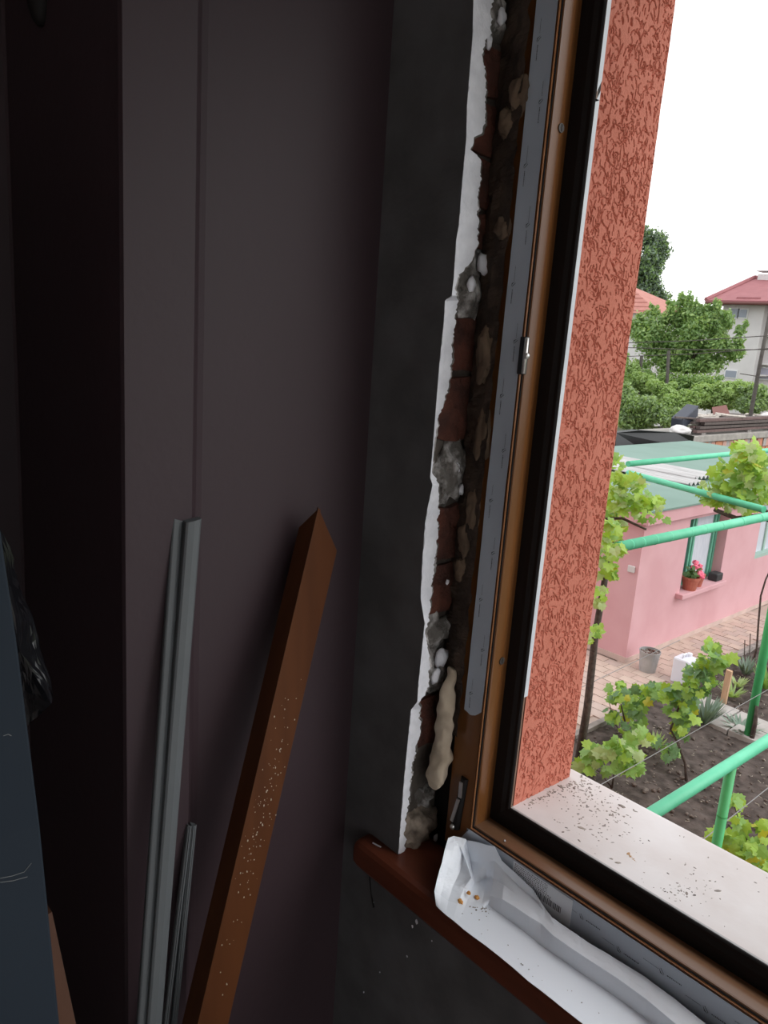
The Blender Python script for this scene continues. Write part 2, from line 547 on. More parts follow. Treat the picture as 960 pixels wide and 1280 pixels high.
# --- outer render: facade and deep reveals; the visible jamb carries the worm-track relief
fac = MB()
fac.box(-9, -.566, YO - .012, YO, 0, 11.5)  # unseen upper facade raised to block sky from the pink house's side wall
fac.box(2.36, 9, YO - .012, YO, 0, 11.5)
fac.box(-.566, 2.36, YO - .012, YO, 0, Z(-.635))
fac.box(-.566, 2.36, YO - .012, YO, Z(.64), 11.5)
fac.box(-.68, -.5615, .803, YO - .013, Z(-.66), Z(.70))
fac.box(2.335, 2.46, .803, YO - .013, Z(-.66), Z(.70))
fac.box(-.56, 2.335, .803, YO - .013, Z(.61), Z(.74))
fac.build('outer_render', M_stucco, wall_right, label='terracotta textured outer render')
res = .0009
ny, nz = int((YO - .8025) / res) + 1, int(1.25 / res) + 1
hm = np.zeros((nz, ny))
yy, xx = np.mgrid[-4:5, -4:5]
for k in range(4200):
    a = rng.normal(0, .42) + math.pi / 2
    if rng.random() < .12:
        a = rng.uniform(0, math.pi)
    L = int(rng.uniform(4, 12)) if rng.random() < .8 else int(rng.uniform(12, 24))
    cz, cy = rng.uniform(0, nz), rng.uniform(0, ny)
    curv = rng.normal(0, .10)
    dep = rng.uniform(.55, 1.0)
    wid = rng.uniform(.65, 1.05)
    for t in range(L):
        cz += math.sin(a)
        cy += math.cos(a)
        a += curv + rng.normal(0, .12)
        iz, iy = int(cz), int(cy)
        if not (5 <= iz < nz - 5 and 5 <= iy < ny - 5):
            continue
        d2 = (yy - (cz - iz)) ** 2 + (xx - (cy - iy)) ** 2
        g = dep * np.exp(-(d2 / (wid * wid)) ** 1.5)
        w = hm[iz - 4:iz + 5, iy - 4:iy + 5]
        np.maximum(w, g, out=w)
hm = hm * .0027 + rng.random((nz, ny)) * .00025
ys = np.linspace(.803, YO, ny)
zs = np.linspace(Z(-.622), Z(-.622) + 1.25, nz)
YY, ZZ = np.meshgrid(ys, zs)
edge_wob = np.array([noise.noise(Vector((3, z * 25, 1))) * .0014 for z in zs])
YY = YY + edge_wob[:, None] * ((YY - .803) / .136) ** 3
XX = -.5592 - hm
XX[:, -3:] -= np.array([.0004, .0014, .004])
co = np.stack([XX, YY, ZZ], -1).reshape(-1, 3)
ii = np.arange(nz * ny).reshape(nz, ny)
fq = np.stack([ii[:-1, :-1], ii[:-1, 1:], ii[1:, 1:], ii[1:, :-1]], -1).reshape(-1, 4)
me = bpy.data.meshes.new('jamb_render')
me.from_pydata(co.tolist(), [], fq.tolist())
me.materials.append(M_stucco)
jo = bpy.data.objects.new('jamb_render', me)
COL.objects.link(jo)
jo.parent = wall_right
jo['label'] = 'jamb face with worm-track grooves in the terracotta render'

# ================================================================== WINDOW FRAME
WX0, WX1, WZ0, WZ1 = -.632, 2.41, Z(-.687), Z(.69)  # width stretched out of view to let more daylight into the room
win = thing('window_1', (0, .75, WZ0), None, None)
win['kind'] = 'structure'


def sweep(mbx, profile, mi=0, sides=('b', 'r', 't', 'l')):
    def cor(u):
        return [(WX0 + u, WZ0 + u), (WX1 - u, WZ0 + u), (WX1 - u, WZ1 - u), (WX0 + u, WZ1 - u)]
    order = {'b': (0, 1), 'r': (1, 2), 't': (2, 3), 'l': (3, 0)}
    for s in sides:
        i, j = order[s]
        vs = []
        for u, y in profile:
            c = cor(u)
            vs += [(c[i][0], y, c[i][1]), (c[j][0], y, c[j][1])]
        mbx.add(vs, [(2 * k, 2 * k + 1, 2 * k + 3, 2 * k + 2) for k in range(len(profile) - 1)], mi)
    return mbx


body = [(0, .80), (0, .752), (.002, .750), (.0440, .750), (.0440, .7525), (.0495, .7525), (.0500, .7505), (.0515, .7512), (.0520, .753), (.0520, .764), (.0514, .769), (.0498, .774), (.0472, .779), (.0440, .784), (.0415, .790), (.0415, .796)]
for s, nm, m in (('l', 'left_jamb', M_oak), ('b', 'bottom_rail', M_oakh), ('r', 'right_jamb', M_oak), ('t', 'head_rail', M_oakh)):
    sweep(MB(), body[:9], 0, (s,)).build('frame_member', m, win)
    sweep(MB(), body[8:], 0, (s,)).build('rebate', m, win, smooth=True)
bead = [(.0452, .7525), (.0452, .7497), (.0458, .7490), (.0468, .7490), (.0474, .7497), (.0474, .7525)]
sweep(MB(), bead).build('bead', M_bead, win)
gask = [(.0478, .7525), (.0478, .7502), (.0483, .7496), (.0494, .7496), (.0498, .7502), (.0498, .7525)]
sweep(MB(), gask).build('gasket_groove_shade', M_black, win)
sweep(MB(), [(.0438, .7524), (.0452, .7524)]).build('gasket_groove_shade', M_black, win)  # black strip paints in the dark of the groove beside the bead
lip = [(.0415, .7945), (.0540, .7935), (.060, .7925), (.066, .7945), (.071, .7940), (.0728, .7955), (.073, .799)]
sweep(MB(), lip).build('seal_lip_shade', M_black, win, label='black rubber seal and painted-in shade along the outer lip')  # black covers the whole lip: rubber gasket plus the shade on its face
edgep = [(.0731, .7968), (.0735, .7972), (.0735, .7994), (.0731, .7996)]
sweep(MB(), edgep, 0, ('b', 'r', 't')).build('edge_profile', M_alu, win)
sweep(MB(), edgep, 0, ('l',)).build('edge_profile', mat('brown_edge', (.22, .14, .10), None, rough=.6), win)

# grey protective film with printing, left jamb and bottom rail
zend = on('y', 585, 888, .75).z
ztop = WZ1 - .04
fl = MB()
NX, NZ = 6, 60
vs = []
for i in range(NZ + 1):
    z = zend + (ztop - zend) * i / NZ
    for j in range(NX + 1):
        t = j / NX
        x = -.6175 + t * .0290
        zz = z
        if i == 0:
            zz = z + (.000, -.002, -.004, -.003, -.001, .003, .008)[j]
        yb = .7494 - .0006 * (noise.noise(Vector((t * 3, zz * 9, 0))) * .5 + .5)
        if j == 0:
            yb -= .0008
        vs.append((x + .0006 * noise.noise(Vector((zz * 14, 3, j * .01))), yb, zz))
fs = [(i * (NX + 1) + j, i * (NX + 1) + j + 1, (i + 1) * (NX + 1) + j + 1, (i + 1) * (NX + 1) + j) for i in range(NZ) for j in range(NX)]
fl.add(vs, fs)
film_l = fl.build('protective_film', M_film, win, smooth=True, label='grey printed film on the left jamb')
fl = MB()
NB = 140
vs = []
x0f, x1f = WX0 + .018, WX1 - .045
for i in range(NB + 1):
    x = x0f + (x1f - x0f) * i / NB
    for j in range(5):
        z = WZ0 + .001 + .0420 * j / 4
        if i == 0:
            x_ = x + .028 * j / 4 * .9
        else:
            x_ = x
        yb = .7493 - .0006 * (noise.noise(Vector((x * 9, j * .7, 4))) * .5 + .5)
        vs.append((x_, yb, z))
fl.add(vs, [(i * 5 + j, (i + 1) * 5 + j, (i + 1) * 5 + j + 1, i * 5 + j + 1) for i in range(NB) for j in range(4)])
film_b = fl.build('protective_film', M_film, win, smooth=True, label='grey printed film on the bottom rail')


def logo(mbx, org, along, across, s):
    """little swallow-tailed arrow mark followed by a tiny line of illegible print"""
    o, a, c = Vector(org), Vector(along), Vector(across)
    P = lambda u, v: o + a * (u * s) + c * (v * s)
    mbx.add([P(0, .9), P(.35, .1), P(1.0, 0.0), P(.45, .28)], [(0, 1, 3), (1, 2, 3)])
    mbx.add([P(.25, .95), P(.95, .15), P(1.0, .25), P(.35, 1.0)], [(0, 1, 2, 3)])
    u = 1.5
    for k in range(9):
        w = random.uniform(.12, .3)
        mbx.add([P(u, .3), P(u + w, .3), P(u + w, .3 + random.uniform(.1, .25)), P(u, .48)], [(0, 1, 2, 3)])
        u += w + .1
    u = -2.8
    for k in range(10):
        w = random.uniform(.1, .3)
        mbx.add([P(u, .55), P(u + w, .55), P(u + w, .63), P(u, .63)], [(0, 1, 2, 3)])
        u += w + .06


pr = MB()
z = zend + .03
k = 0
while z < ztop - .05:
    logo(pr, (-.612 + (.012 if k % 2 else 0), .7484, z), (0, 0, -1), (1, 0, 0), .0062)
    z += .0655
    k += 1
pr.build('print', M_print, film_l)
pr = MB()
x = -.565
k = 0
while x < .7:
    if not (-.545 < x < -.43):
        logo(pr, (x, .7484, WZ0 + .016 + (.009 if k % 2 else 0)), (1, 0, 0), (0, 0, 1), .0068)
    x += .052
    k += 1
pr.build('print', M_print, film_b)
# sticker with rows of tiny print and a barcode
sx0, sx1, sz0, sz1 = on('y', 642, 1076, .748).x, on('y', 716, 1128, .748).x, WZ0 + .002, WZ0 + .0415
MB().box(sx0, sx1, .7480, .7484, sz0, sz1).build('label_sticker', M_sticker, film_b, label='pale sticker with small print and a barcode')
sp = MB()
for r in range(7):
    zz = sz1 - .003 - r * .0026
    u = sx0 + .003
    while u < sx0 + (sx1 - sx0) * (.66 if r > 4 else .6):
        w = random.uniform(.0006, .0020)
        sp.add([(u, .7478, zz), (u + w, .7478, zz), (u + w, .7478, zz + .0012), (u, .7478, zz + .0012)], [(0, 1, 2, 3)])
        u += w + random.uniform(.0006, .0018)
u = sx0 + .034
while u < sx0 + .076:
    w = random.choice((.0005, .0009, .0014))
    sp.add([(u, .7478, sz0 + .012), (u + w, .7478, sz0 + .012), (u + w, .7478, sz0 + .0205), (u, .7478, sz0 + .0205)], [(0, 1, 2, 3)])
    u += w + random.choice((.0006, .0010))
sp.build('sticker_print', M_print, film_b)

# white film strip on the outer edge of the left jamb, cut once, ending above the sill
xl = WX0 + .0737
zt_end = on('x', 655, 872, xl).z
zc = on('x', 750, 118, xl).z
tp = MB()
tp.box(xl - .0003, xl, .7968, .8042, zt_end, zc - .006)
tp.add([(xl, .7968, zc - .006), (xl, .8042, zc - .006), (xl, .8042, zc + .004), (xl, .7968, zc - .009)], [(0, 1, 2, 3)])
tp.add([(xl, .7968, zc + .001), (xl, .8042, zc + .014), (xl, .8042, WZ1 - .08), (xl, .7968, WZ1 - .08)], [(0, 1, 2, 3)])
tp.build('edge_tape', M_whitetape, win, label='thin white film strip on the outer edge')
MB().box(xl - .0008, xl - .0004, .7968, .8042, zc - .012, zc + .02).build('edge_gap', M_black, win)

# hinge plate on the jamb, screws, bottom corner hinge arm
za, zb = on('x', 657, 421, -.58).z, on('x', 652, 468, -.58).z
hp = MB().box(-.588, -.5795, .7455, .7535, zb, za)
hg = hp.build('hinge', mat('black_hinge', (.02, .02, .022), None, rough=.4), win, bevel=.0006)
hb = MB().tube([(-.5785, .7462, zb + .001), (-.5785, .7462, za - .001)], .0028, 10)
hb.build('hinge_pin', M_steel, hg, smooth=True)
MB().lump((-.576, .7458, (za + zb) / 2), (.0035, .0040, .0040), 1, 0, 2).build('hinge_screw', M_steel, hg, smooth=True)
for px, py in ((701, 160), (627, 826)):
    p = on('x', px, py, WX0 + .052)
    sc = MB().tube([(p.x - .001, p.y, p.z), (p.x + .0012, p.y, p.z)], .0050, 16)
    so = sc.build('screw', mat('dark_screw', (.06, .05, .045), None, rough=.45, metal=.4), win, smooth=False)
    MB().box(p.x + .0012, p.x + .0015, p.y - .0006, p.y + .0006, p.z - .0035, p.z + .0035).build('slot', M_black, so)
c0, c1 = on('y', 582, 972, .75), on('y', 570, 1033, .75)
ch = MB().tube([(c0.x, .7496, c0.z), (c0.x * .5 + c1.x * .5, .7496, (c0.z + c1.z) / 2), (c1.x, .7496, c1.z)], [.006, .0065, .008], 10)
co_ = ch.build('corner_hinge', M_black, win, label='black corner hinge slot with a steel arm')
ar = MB().bar((c0.x, .7415, c0.z - .004), (c0.x + .0005, .7415, c0.z - .027), .0050, .002, (0, 1, 0))
ar.bar((c0.x - .001, .7405, c0.z - .030), (c1.x - .001, .7405, c1.z + .012), .0046, .002, (0, 1, 0))
ar.build('hinge_arm', M_steel, co_)
MB().lump((c1.x + .001, .7405, c1.z + .004), (.004, .003, .004), 3, .1, 2).build('hinge_screw', M_steel, co_, smooth=True)

# ================================================================== SILLS
sill = MB()
zs_ = Z(-.700)
sp_ = [(.752, zs_), (.672, zs_), (.665, zs_ - .002), (.661, zs_ - .007), (.660, zs_ - .014), (.660, zs_ - .034), (.663, zs_ - .039), (.668, zs_ - .040), (.752, zs_ - .040)]
n = len(sp_)
vs = []
SX = [-.724, -.721, -.714, 2.5]
for i, x in enumerate(SX):
    sc = (.80, .93, 1, 1)[i]
    for y, z in sp_:
        vs.append((x, .752 + (y - .752) * (sc * .12 + .88), zs_ - .02 + (z - zs_ + .02) * sc))
fs = [tuple(range(n - 1, -1, -1))] + [tuple(3 * n + k for k in range(n))]
for i in range(3):
    for k in range(n):
        fs.append((i * n + k, i * n + (k + 1) % n, (i + 1) * n + (k + 1) % n, (i + 1) * n + k))
sill.add(vs, fs)
sill.build('window_sill', M_sillbrown, label='dark brown laminate inner window sill under the peeling white film', cat='window sill')

osl = MB()
op = [(.7996, Z(-.6142)), (.955, Z(-.6175)), (.961, Z(-.6185)), (.963, Z(-.621)), (.963, Z(-.652)), (.957, Z(-.652)), (.955, Z(-.640)), (.7996, Z(-.640))]
n = len(op)
vs = []
for x, c in ((-.574, 0), (2.36, 0)):
    for y, z in op:
        vs.append((x, y, z))
osl.add(vs, [tuple(range(n)), tuple(2 * n - 1 - k for k in range(n))] + [(k, k + n, (k + 1) % n + n, (k + 1) % n) for k in range(n)])
osl.build('window_sill', M_sillwhite, bevel=.0015, label='white outer window sill strewn with grey debris below the terracotta jamb', cat='window sill')

# debris on the outer sill
db = MB()


def debris_at(px, py, s, m=0):
    p = on('z', px, py, Z(-.6162))
    if not (-.553 < p.x < .75 and .806 < p.y < .955):
        return
    z = Z(-.6145) - .003 * (p.y - .8035) / .1515
    bmv = []
    k = random.randint(4, 6)
    a0 = random.uniform(0, 6.28)
    el = random.uniform(1, 2.6)
    th = random.uniform(0, 3.14)
    h = s * random.uniform(.25, .6)
    for i in range(k):
        a = a0 + 6.283 * i / k
        r = s * random.uniform(.6, 1.1)
        u, v = r * math.cos(a) * el, r * math.sin(a)
        bmv.append((p.x + u * math.cos(th) - v * math.sin(th), p.y + u * math.sin(th) + v * math.cos(th), z))
    top = [(x * .7 + p.x * .3, y * .7 + p.y * .3, z + h * random.uniform(.6, 1)) for x, y, _ in bmv]
    db.add(bmv + top, [tuple(range(k, 2 * k))] + [(i, (i + 1) % k, (i + 1) % k + k, i + k) for i in range(k)], m)


for i in range(150):
    t = random.random()
    debris_at(650 + 70 * t + random.gauss(0, 7), 1003 - 30 * t + abs(random.gauss(0, 6)), random.uniform(.0006, .0019))
for i in range(170):
    debris_at(random.gauss(752, 26), random.gauss(1022, 19), random.uniform(.0005, .0017))
for i in range(80):
    debris_at(random.gauss(735, 20), random.gauss(985, 9), random.uniform(.0006, .0018))
for i in range(60):
    debris_at(random.gauss(855, 22), random.gauss(1113, 12), random.uniform(.0005, .0014))
for i in range(90):
    debris_at(random.uniform(660, 960), random.uniform(980, 1180), random.uniform(.0004, .0012))
for px, py, s in ((777, 1007, .0030), (727, 1036, .0026), (764, 1075, .0020), (772, 1080, .0022), (868, 1120, .0020), (897, 1114, .0024), (858, 1118, .002), (738, 990, .0024), (718, 985, .0026), (700, 983, .003)):
    debris_at(px, py, s)
for k in range(7):
    debris_at(785 + k * 1.6, 1068 + k * 1.7, .0020 - .0002 * k, 1)
db.build('debris', [M_debris, M_debris2], kind='stuff', label='grey crumbs and grit strewn over the white outer sill', cat='debris')
# a little white chip lying in the rebate
p = on('z', 629, 1053, WZ0 + .052)
MB().lump((p.x, max(.757, p.y), WZ0 + .0535), (.0016, .0013, .0013), 4, .3, 1).build('plaster_chip', M_plaster, label='tiny white chip lying on the brown bottom rail of the frame', cat='chip')

# --- white protective film peeling off the inner sill
colsP = [
    [(545, 1132, -.6990), (543, 1114, -.690), (547, 1096, -.678), (552, 1078, -.666), (556, 1062, -.658), (560, 1048, -.653)],
    [(550, 1137, -.6990), (551, 1119, -.694), (556, 1100, -.684), (561, 1082, -.672), (566, 1064, -.661), (567, 1045, -.652)],
    [(558, 1144, -.6990), (560, 1126, -.697), (567, 1106, -.690), (575, 1090, -.681), (580, 1068, -.668), (582, 1049, -.655)],
    [(566, 1150, -.6990), (572, 1130, -.697), (580, 1110, -.690), (589, 1097, -.676), (580, 1070, -.666), (570, 1047, -.654)],
    [(572, 1155, -.6990), (581, 1134, -.6985), (588, 1116, -.697), (593, 1103, -.695), (588, 1076, -.688), (583, 1050, -.661)],
    [(580, 1162, -.6990), (590, 1137, -.6988), (596, 1118, -.697), (601, 1101, -.695), (600, 1078, -.689), (598, 1053, -.662)],
    [(592, 1171, -.6990), (600, 1137, -.6988), (605, 1119, -.695), (608, 1098, -.692), (609, 1077, -.684), (609, 1056, -.662)],
    [(606, 1181, -.6990), (610, 1131, -.6988), (614, 1120, -.688), (617, 1098, -.680), (619, 1076, -.668), (618, 1058, -.660)],
    [(625, 1196, -.6990), (625, 1142, -.6988), (628, 1124, -.6805), (630, 1106, -.676), (631, 1090, -.672), (627, 1076, -.667)],
    [(642, 1210, -.6990), (640, 1152, -.6988), (643, 1133, -.6795), (647, 1120, -.676), (649, 1108, -.673), (648, 1095, -.670)],
    [(660, 1226, -.6990), (660, 1168, -.6988), (662, 1146, -.6785), (665, 1134, -.676), (668, 1124, -.674), (667, 1113, -.672)],
    [(676, 1238, -.6990), (676, 1181, -.6988), (676, 1154, -.6790), (679, 1148, -.677), (681, 1141, -.676), (680, 1134, -.675)],
    [(690, 1249, -.6990), (690, 1191, -.6988), (691, 1169, -.6790), (691, 1160, -.677), (692, 1154, -.675), (690, 1147, -.675)],
    [(706, 1262, -.6990), (708, 1203, -.6988), (711, 1183, -.6785), (713, 1174, -.676), (713, 1166, -.674), (709, 1160, -.674)],
    [(729, 1280, -.6990), (732, 1220, -.6988), (735, 1199, -.6785), (738, 1191, -.676), (739, 1184, -.674), (735, 1178, -.674)],
    [(764, 1308, -.6990), (770, 1246, -.6988), (772, 1223, -.6785), (774, 1214, -.676), (775, 1206, -.674), (770, 1199, -.674)],
    [(800, 1337, -.6990), (806, 1272, -.6988), (808, 1249, -.6785), (809, 1239, -.676), (810, 1229, -.674), (806, 1221, -.674)],
    [(838, 1367, -.6990), (845, 1302, -.6988), (846, 1281, -.6785), (847, 1269, -.676), (849, 1258, -.674), (845, 1250, -.674)],
    [(880, 1400, -.6990), (886, 1333, -.6988), (886, 1313, -.6785), (886, 1301, -.676), (886, 1289, -.674), (882, 1280, -.674)],
]


def film_pt(a, b, z):
    p = on('z', a, b, Z(z))
    return p if p.y < .7435 else on('y', a, b, .7435)


grid = [[film_pt(*q) for q in c] for c in colsP]
last = grid[-1]
for dx in (.12, .3, .55, .85, 1.3, 2.0, 2.6):
    grid.append([p + Vector((dx, 0, .001 * math.sin(dx * 9))) for p in last])
pf = MB()
R_ = len(grid[0])
vs = [p for c in grid for p in c]
fs = [(i * R_ + j, (i + 1) * R_ + j, (i + 1) * R_ + j + 1, i * R_ + j + 1) for i in range(len(grid) - 1) for j in range(R_ - 1)]
pf.add(vs, fs)
fo = pf.build('plastic_film', M_whitefilm, smooth=False, label='white protective plastic film peeling off the brown inner sill, crumpled at its left end', cat='film')
vg = fo.vertex_groups.new(name='free')
sb = fo.modifiers.new('sub', 'SUBSURF')
sb.subdivision_type = 'SIMPLE'
sb.levels = sb.render_levels = 3
for nme_, sc_, st_ in (('crinkle', .022, .0045), ('fine_crinkle', .008, .0016)):
    tx = bpy.data.textures.new(nme_, 'VORONOI')
    tx.noise_scale = sc_
    tx.weight_1 = -1
    tx.weight_2 = 1
    dm = fo.modifiers.new(nme_, 'DISPLACE')
    dm.texture = tx
    dm.strength = st_
    dm.mid_level = 0.0
    dm.vertex_group = 'free'
for i in range(len(vs)):
    cI, rI = i // R_, i % R_
    w_ = 0 if rI < 2 else (.3 if rI == 2 else .5)
    if cI < 8 and rI >= 2:
        w_ = max(w_, .9 - .05 * cI)
    if w_:
        vg.add([i], w_, 'REPLACE')
so = fo.modifiers.new('thick', 'SOLIDIFY')
so.thickness = .0004

# crumbs on the film
for i, (px, py, s, lab) in enumerate([(575, 1127, .0042, 'larger orange foam crumb on the white sill film, nearest the front edge'),
                                      (596, 1122, .0038, 'orange foam crumb on the white film right of the larger crumb'),
                                      (586, 1116, .0032, 'small dull orange crumb at the foot of the crumpled film')]):
    zc_ = -.6925 if i == 2 else -.6985
    p = on('z', px, py, Z(zc_ + .002))
    MB().lump((p.x, p.y, Z(zc_) + s * .55), (s, s * .8, s * .65), 70 + i, .45, 2, 2).build('foam_crumb', M_orange, label=lab, cat='crumb')
gr = MB()
for i in range(60):
    if i < 34:
        px, py, s = random.gauss(604, 7), random.gauss(1131, 5), random.uniform(.0005, .0015)
    else:
        px = random.uniform(570, 760)
        py = 1130 + (px - 570) * .80 + random.uniform(-8, 30)
        s = random.uniform(.0003, .0009)
    p = on('z', px, py, Z(-.698))
    if p.y > .712 or p.y < .664:
        continue
    gr.lump((p.x, p.y, Z(-.6985)), (s, s, s * .6), i, .3, 1)
gr.build('grit', M_debris, kind='stuff', label='dark grit specks scattered on the white film of the inner sill', cat='debris')
# small chips on the brown end of the sill and wall
p = on('z', 470, 1056, zs_ + .001)
MB().bar((p.x - .006, p.y - .001, zs_ + .0012), (p.x + .008, p.y + .002, zs_ + .0012), .0016, .0014).build('plaster_chip', M_plaster, label='thin white chip lying at the left end of the brown inner sill', cat='chip')
wc = MB()
for px, py, s in ((521, 1152, .003), (516, 1158, .002), (509, 1195, .0014), (467, 1128, .0012), (540, 1176, .001), (455, 1240, .0013), (475, 1215, .0009)):
    p = on('y', px, py, YI)
    wc.lump((p.x, YI - .0005, p.z), (s, .0008, s * 1.3), int(px), .5, 1)
wc.build('paint_chips', M_plaster, wall_right, kind='stuff')
p0, p1, p2 = on('y', 462, 1096, YI - .003), on('y', 464, 1118, YI - .004), on('y', 467, 1134, YI - .003)
MB().tube([p0, p1, p2], [.0008, .0008, .0016], 6).build('wire', M_black, smooth=True, label='short thin black wire hanging on the grey wall under the brown sill', cat='wire')

# ================================================================== THINGS LEANING IN THE CORNER
T = on('x', 398, 634.5, -.742)
B = on('x', 247, 1280, -.66)
dv = (B - T) / (T.z - B.z)
foot = T + dv * (T.z - FLOOR)
bd = MB()
oR, oL, th = Vector((-.014, .060, 0)), Vector((-.030, .001, 0)), .0045
ob = thing('angle_board', foot, 'long reddish brown L-shaped board with mitred top leaning against the mauve wall', 'board')


def prism(pt, pb):
    m_ = MB()
    k = len(pt)
    return m_.add(list(pt) + list(pb), [tuple(range(k)), tuple(2 * k - 1 - i for i in range(k))] + [(i, i + k, (i + 1) % k + k, (i + 1) % k) for i in range(k)])


nR = Vector((-.006, -.0016, 0))
cut = .118          # mitre: right edge starts lower down the board
Rt = T + dv * .062 + oR
Lt = T + dv * .030 + oL
prism([T, Rt, Rt + nR, T + Vector((-.006, .003, 0))], [foot, foot + oR, foot + oR + nR, foot + Vector((-.006, .003, 0))]).build('front_flange', M_board, ob, bevel=.0008)
prism([T + Vector((0, 0, -.001)), T + Vector((-.001, .005, -.003)), Lt + Vector((0, .005, 0)), Lt], [foot, foot + Vector((-.001, .005, 0)), foot + oL + Vector((0, .005, 0)), foot + oL]).build('side_flange', M_board, ob, bevel=.0006)
sk = MB()
for i in range(120):
    t = .35 + .65 * random.random() if i > 6 else random.random()
    u = min(.95, max(.05, random.gauss(.42 if random.random() < .5 else .6, .16)))
    if i < 70:
        t = random.gauss(.62, .10)
    p = T + (B - T) * t + oR * u + Vector((.0012, .0003, 0))
    s = random.uniform(.0003, .0010)
    sk.lump(p, (s * .5, s, s * random.uniform(.8, 2)), i, .3, 1)
sk.build('paint_specks', mat('speck', (.50, .42, .34), None, rough=.9), ob, kind='stuff')


def strip(name, top, bot, w, d, label, ribs=0, slant=.004):
    t0, b0 = Vector(top), Vector(bot)
    dr = (b0 - t0) / (t0.z - b0.z)
    ft = t0 + dr * (t0.z - FLOOR)
    o = thing(name, ft, label, 'moulding')
    wv = Vector((.15, .99, 0)) * w
    dd = Vector((-d, .15 * d, 0))
    sh = [Vector((0, 0, 0)), wv * .12 + Vector((.0016, 0, 0)), wv * .5 + Vector((.0022, 0, 0)), wv * .85 + Vector((.0010, 0, 0)), wv + Vector((-.001, 0, 0)), wv + dd, dd]
    pt = [t0 + s + Vector((0, 0, -slant * (s.y / w))) for s in sh]
    pb = [ft + s for s in sh]
    prism(pt, pb).build('strip', M_moulding, o, bevel=.0005)
    for r in range(ribs):
        u = (r + 1) / (ribs + 1)
        a = t0 + wv * u + Vector((.0022, 0, -.001))
        b = ft + wv * u + Vector((.0022, 0, 0))
        MB().bar(a, b, .0018, .0022, (1, 0, 0)).build('rib', M_moulding, o)
    return o


strip('cover_strip', on('x', 232.5, 653, -.742), on('x', 184, 1280, -.69), .0180, .010, 'wide tall grey-white cover strip leaning on the mauve wall, right one of the tall pair', slant=-.003)
strip('cover_strip', on('x', 216, 648, -.752), on('x', 183, 1120, -.712), .0120, .006, 'narrow tall grey-white cover strip, left one of the tall pair, mostly behind the wide one')
strip('cover_strip', on('x', 234.5, 1031, -.744), on('x', 205, 1280, -.705), .0052, .006, 'short thin ribbed strip, left one of the short pair leaning between strips and brown board', 1)
strip('cover_strip', on('x', 239, 1030, -.742), on('x', 214.5, 1280, -.703), .0065, .006, 'short thin ribbed strip, right one of the short pair, nearer the brown board', 2)

# dark blue panel at the left edge, glossy black sheet and brown plank behind it
E = [on('x', 0, 655, -.66), on('x', 22.5, 810, -.63), on('x', 50, 1030, -.585), on('x', 75, 1280, -.53)]
d0 = (E[0] - E[1])
d1 = (E[3] - E[2])
top = E[0] + d0 * ((Z(.18) - E[0].z) / d0.z)
bot = E[3] + d1 * ((FLOOR - E[3].z) / d1.z)
line = [top] + E + [bot]
pnl = MB()
W = Vector((0, -.62, 0))
D = Vector((-.022, 0, -.006))
vs = []
for p in line:
    vs += [p, p + W, p + W + D, p + D]
fs = [(0, 1, 2, 3), tuple(4 * (len(line) - 1) + k for k in (3, 2, 1, 0))]
for i in range(len(line) - 1):
    for k in range(4):
        fs.append((4 * i + k, 4 * (i + 1) + k, 4 * (i + 1) + (k + 1) % 4, 4 * i + (k + 1) % 4))
pnl.add(vs, fs)
po = pnl.build('panel', M_bluepanel, label='dark blue-grey panel leaning at the left edge, faint scratches across it', cat='panel', bevel=.002)
scr = MB()


def onpanel(px, py):
    best = None
    for a, b in zip(E[:-1], E[1:]):
        nrm = (b - a).cross(Vector((0, 1, 0)))
        d = ray(px, py)
        dvv = Vector(d)
        t = (a - Vector((0, 0, EYE))).dot(nrm) / dvv.dot(nrm)
        p = Vector((0, 0, EYE)) + dvv * t
        if b.z - .002 <= p.z <= a.z + .002:
            best = p
    return (best or p) + Vector((.0006, 0, .0004))


for pts in ([(0, 1098), (15, 1095), (30, 1090), (39, 1079)], [(0, 1103), (16, 1101), (34, 1096)], [(4, 920), (10, 918), (14, 920)]):
    MB().tube([onpanel(*q) for q in pts], .00028, 4).build('scratch', M_seam, po)
pass
bs = MB()
bp = [(-6, 640), (35, 755), (64, 867), (64, 880), (37, 907), (-30, 935), (-40, 640)]
pts = [on('x', a, b, -.705 - .012 * math.sin(i * 1.7)) for i, (a, b) in enumerate(bp)]
cen = sum(pts, Vector()) / len(pts) + Vector((.012, 0, 0))
nb = len(pts)
back = [p + Vector((-.006, 0, 0)) for p in pts]
bs.add([cen] + pts + back, [(0, i + 1, (i + 1) % nb + 1) for i in range(nb)] + [(i + 1, i + 1 + nb, (i + 1) % nb + 1 + nb, (i + 1) % nb + 1) for i in range(nb)] + [tuple(range(2 * nb, nb, -1))])
bo = bs.build('plastic_sheet', M_glossblack, label='glossy black plastic sheet sticking out behind the dark blue panel', cat='sheet')
sbm = bo.modifiers.new('sub', 'SUBSURF')
sbm.subdivision_type = 'SIMPLE'
sbm.levels = sbm.render_levels = 3
dmm = bo.modifiers.new('d', 'DISPLACE')
t2 = bpy.data.textures.new('folds', 'CLOUDS')
t2.noise_scale = .05
dmm.texture = t2
dmm.strength = .012
p0, p1 = on('x', 65, 1140, -.655), on('x', 95, 1280, -.635)
dd = (p1 - p0) / (p0.z - p1.z)
ft = p0 + dd * (p0.z - FLOOR)
prism([p0, p0 + Vector((0, -.14, -.02)), p0 + Vector((-.02, -.14, -.02)), p0 + Vector((-.02, 0, 0))],
      [ft, ft + Vector((0, -.14, 0)), ft + Vector((-.02, -.14, 0)), ft + Vector((-.02, 0, 0))]).build(
    'plank', mat('orange_wood', (.085, .035, .018), (.11, .046, .024), 6, .6, stretch=(5, 5, .5)), label='orange-brown wooden plank just showing behind the bottom of the blue panel', cat='plank')

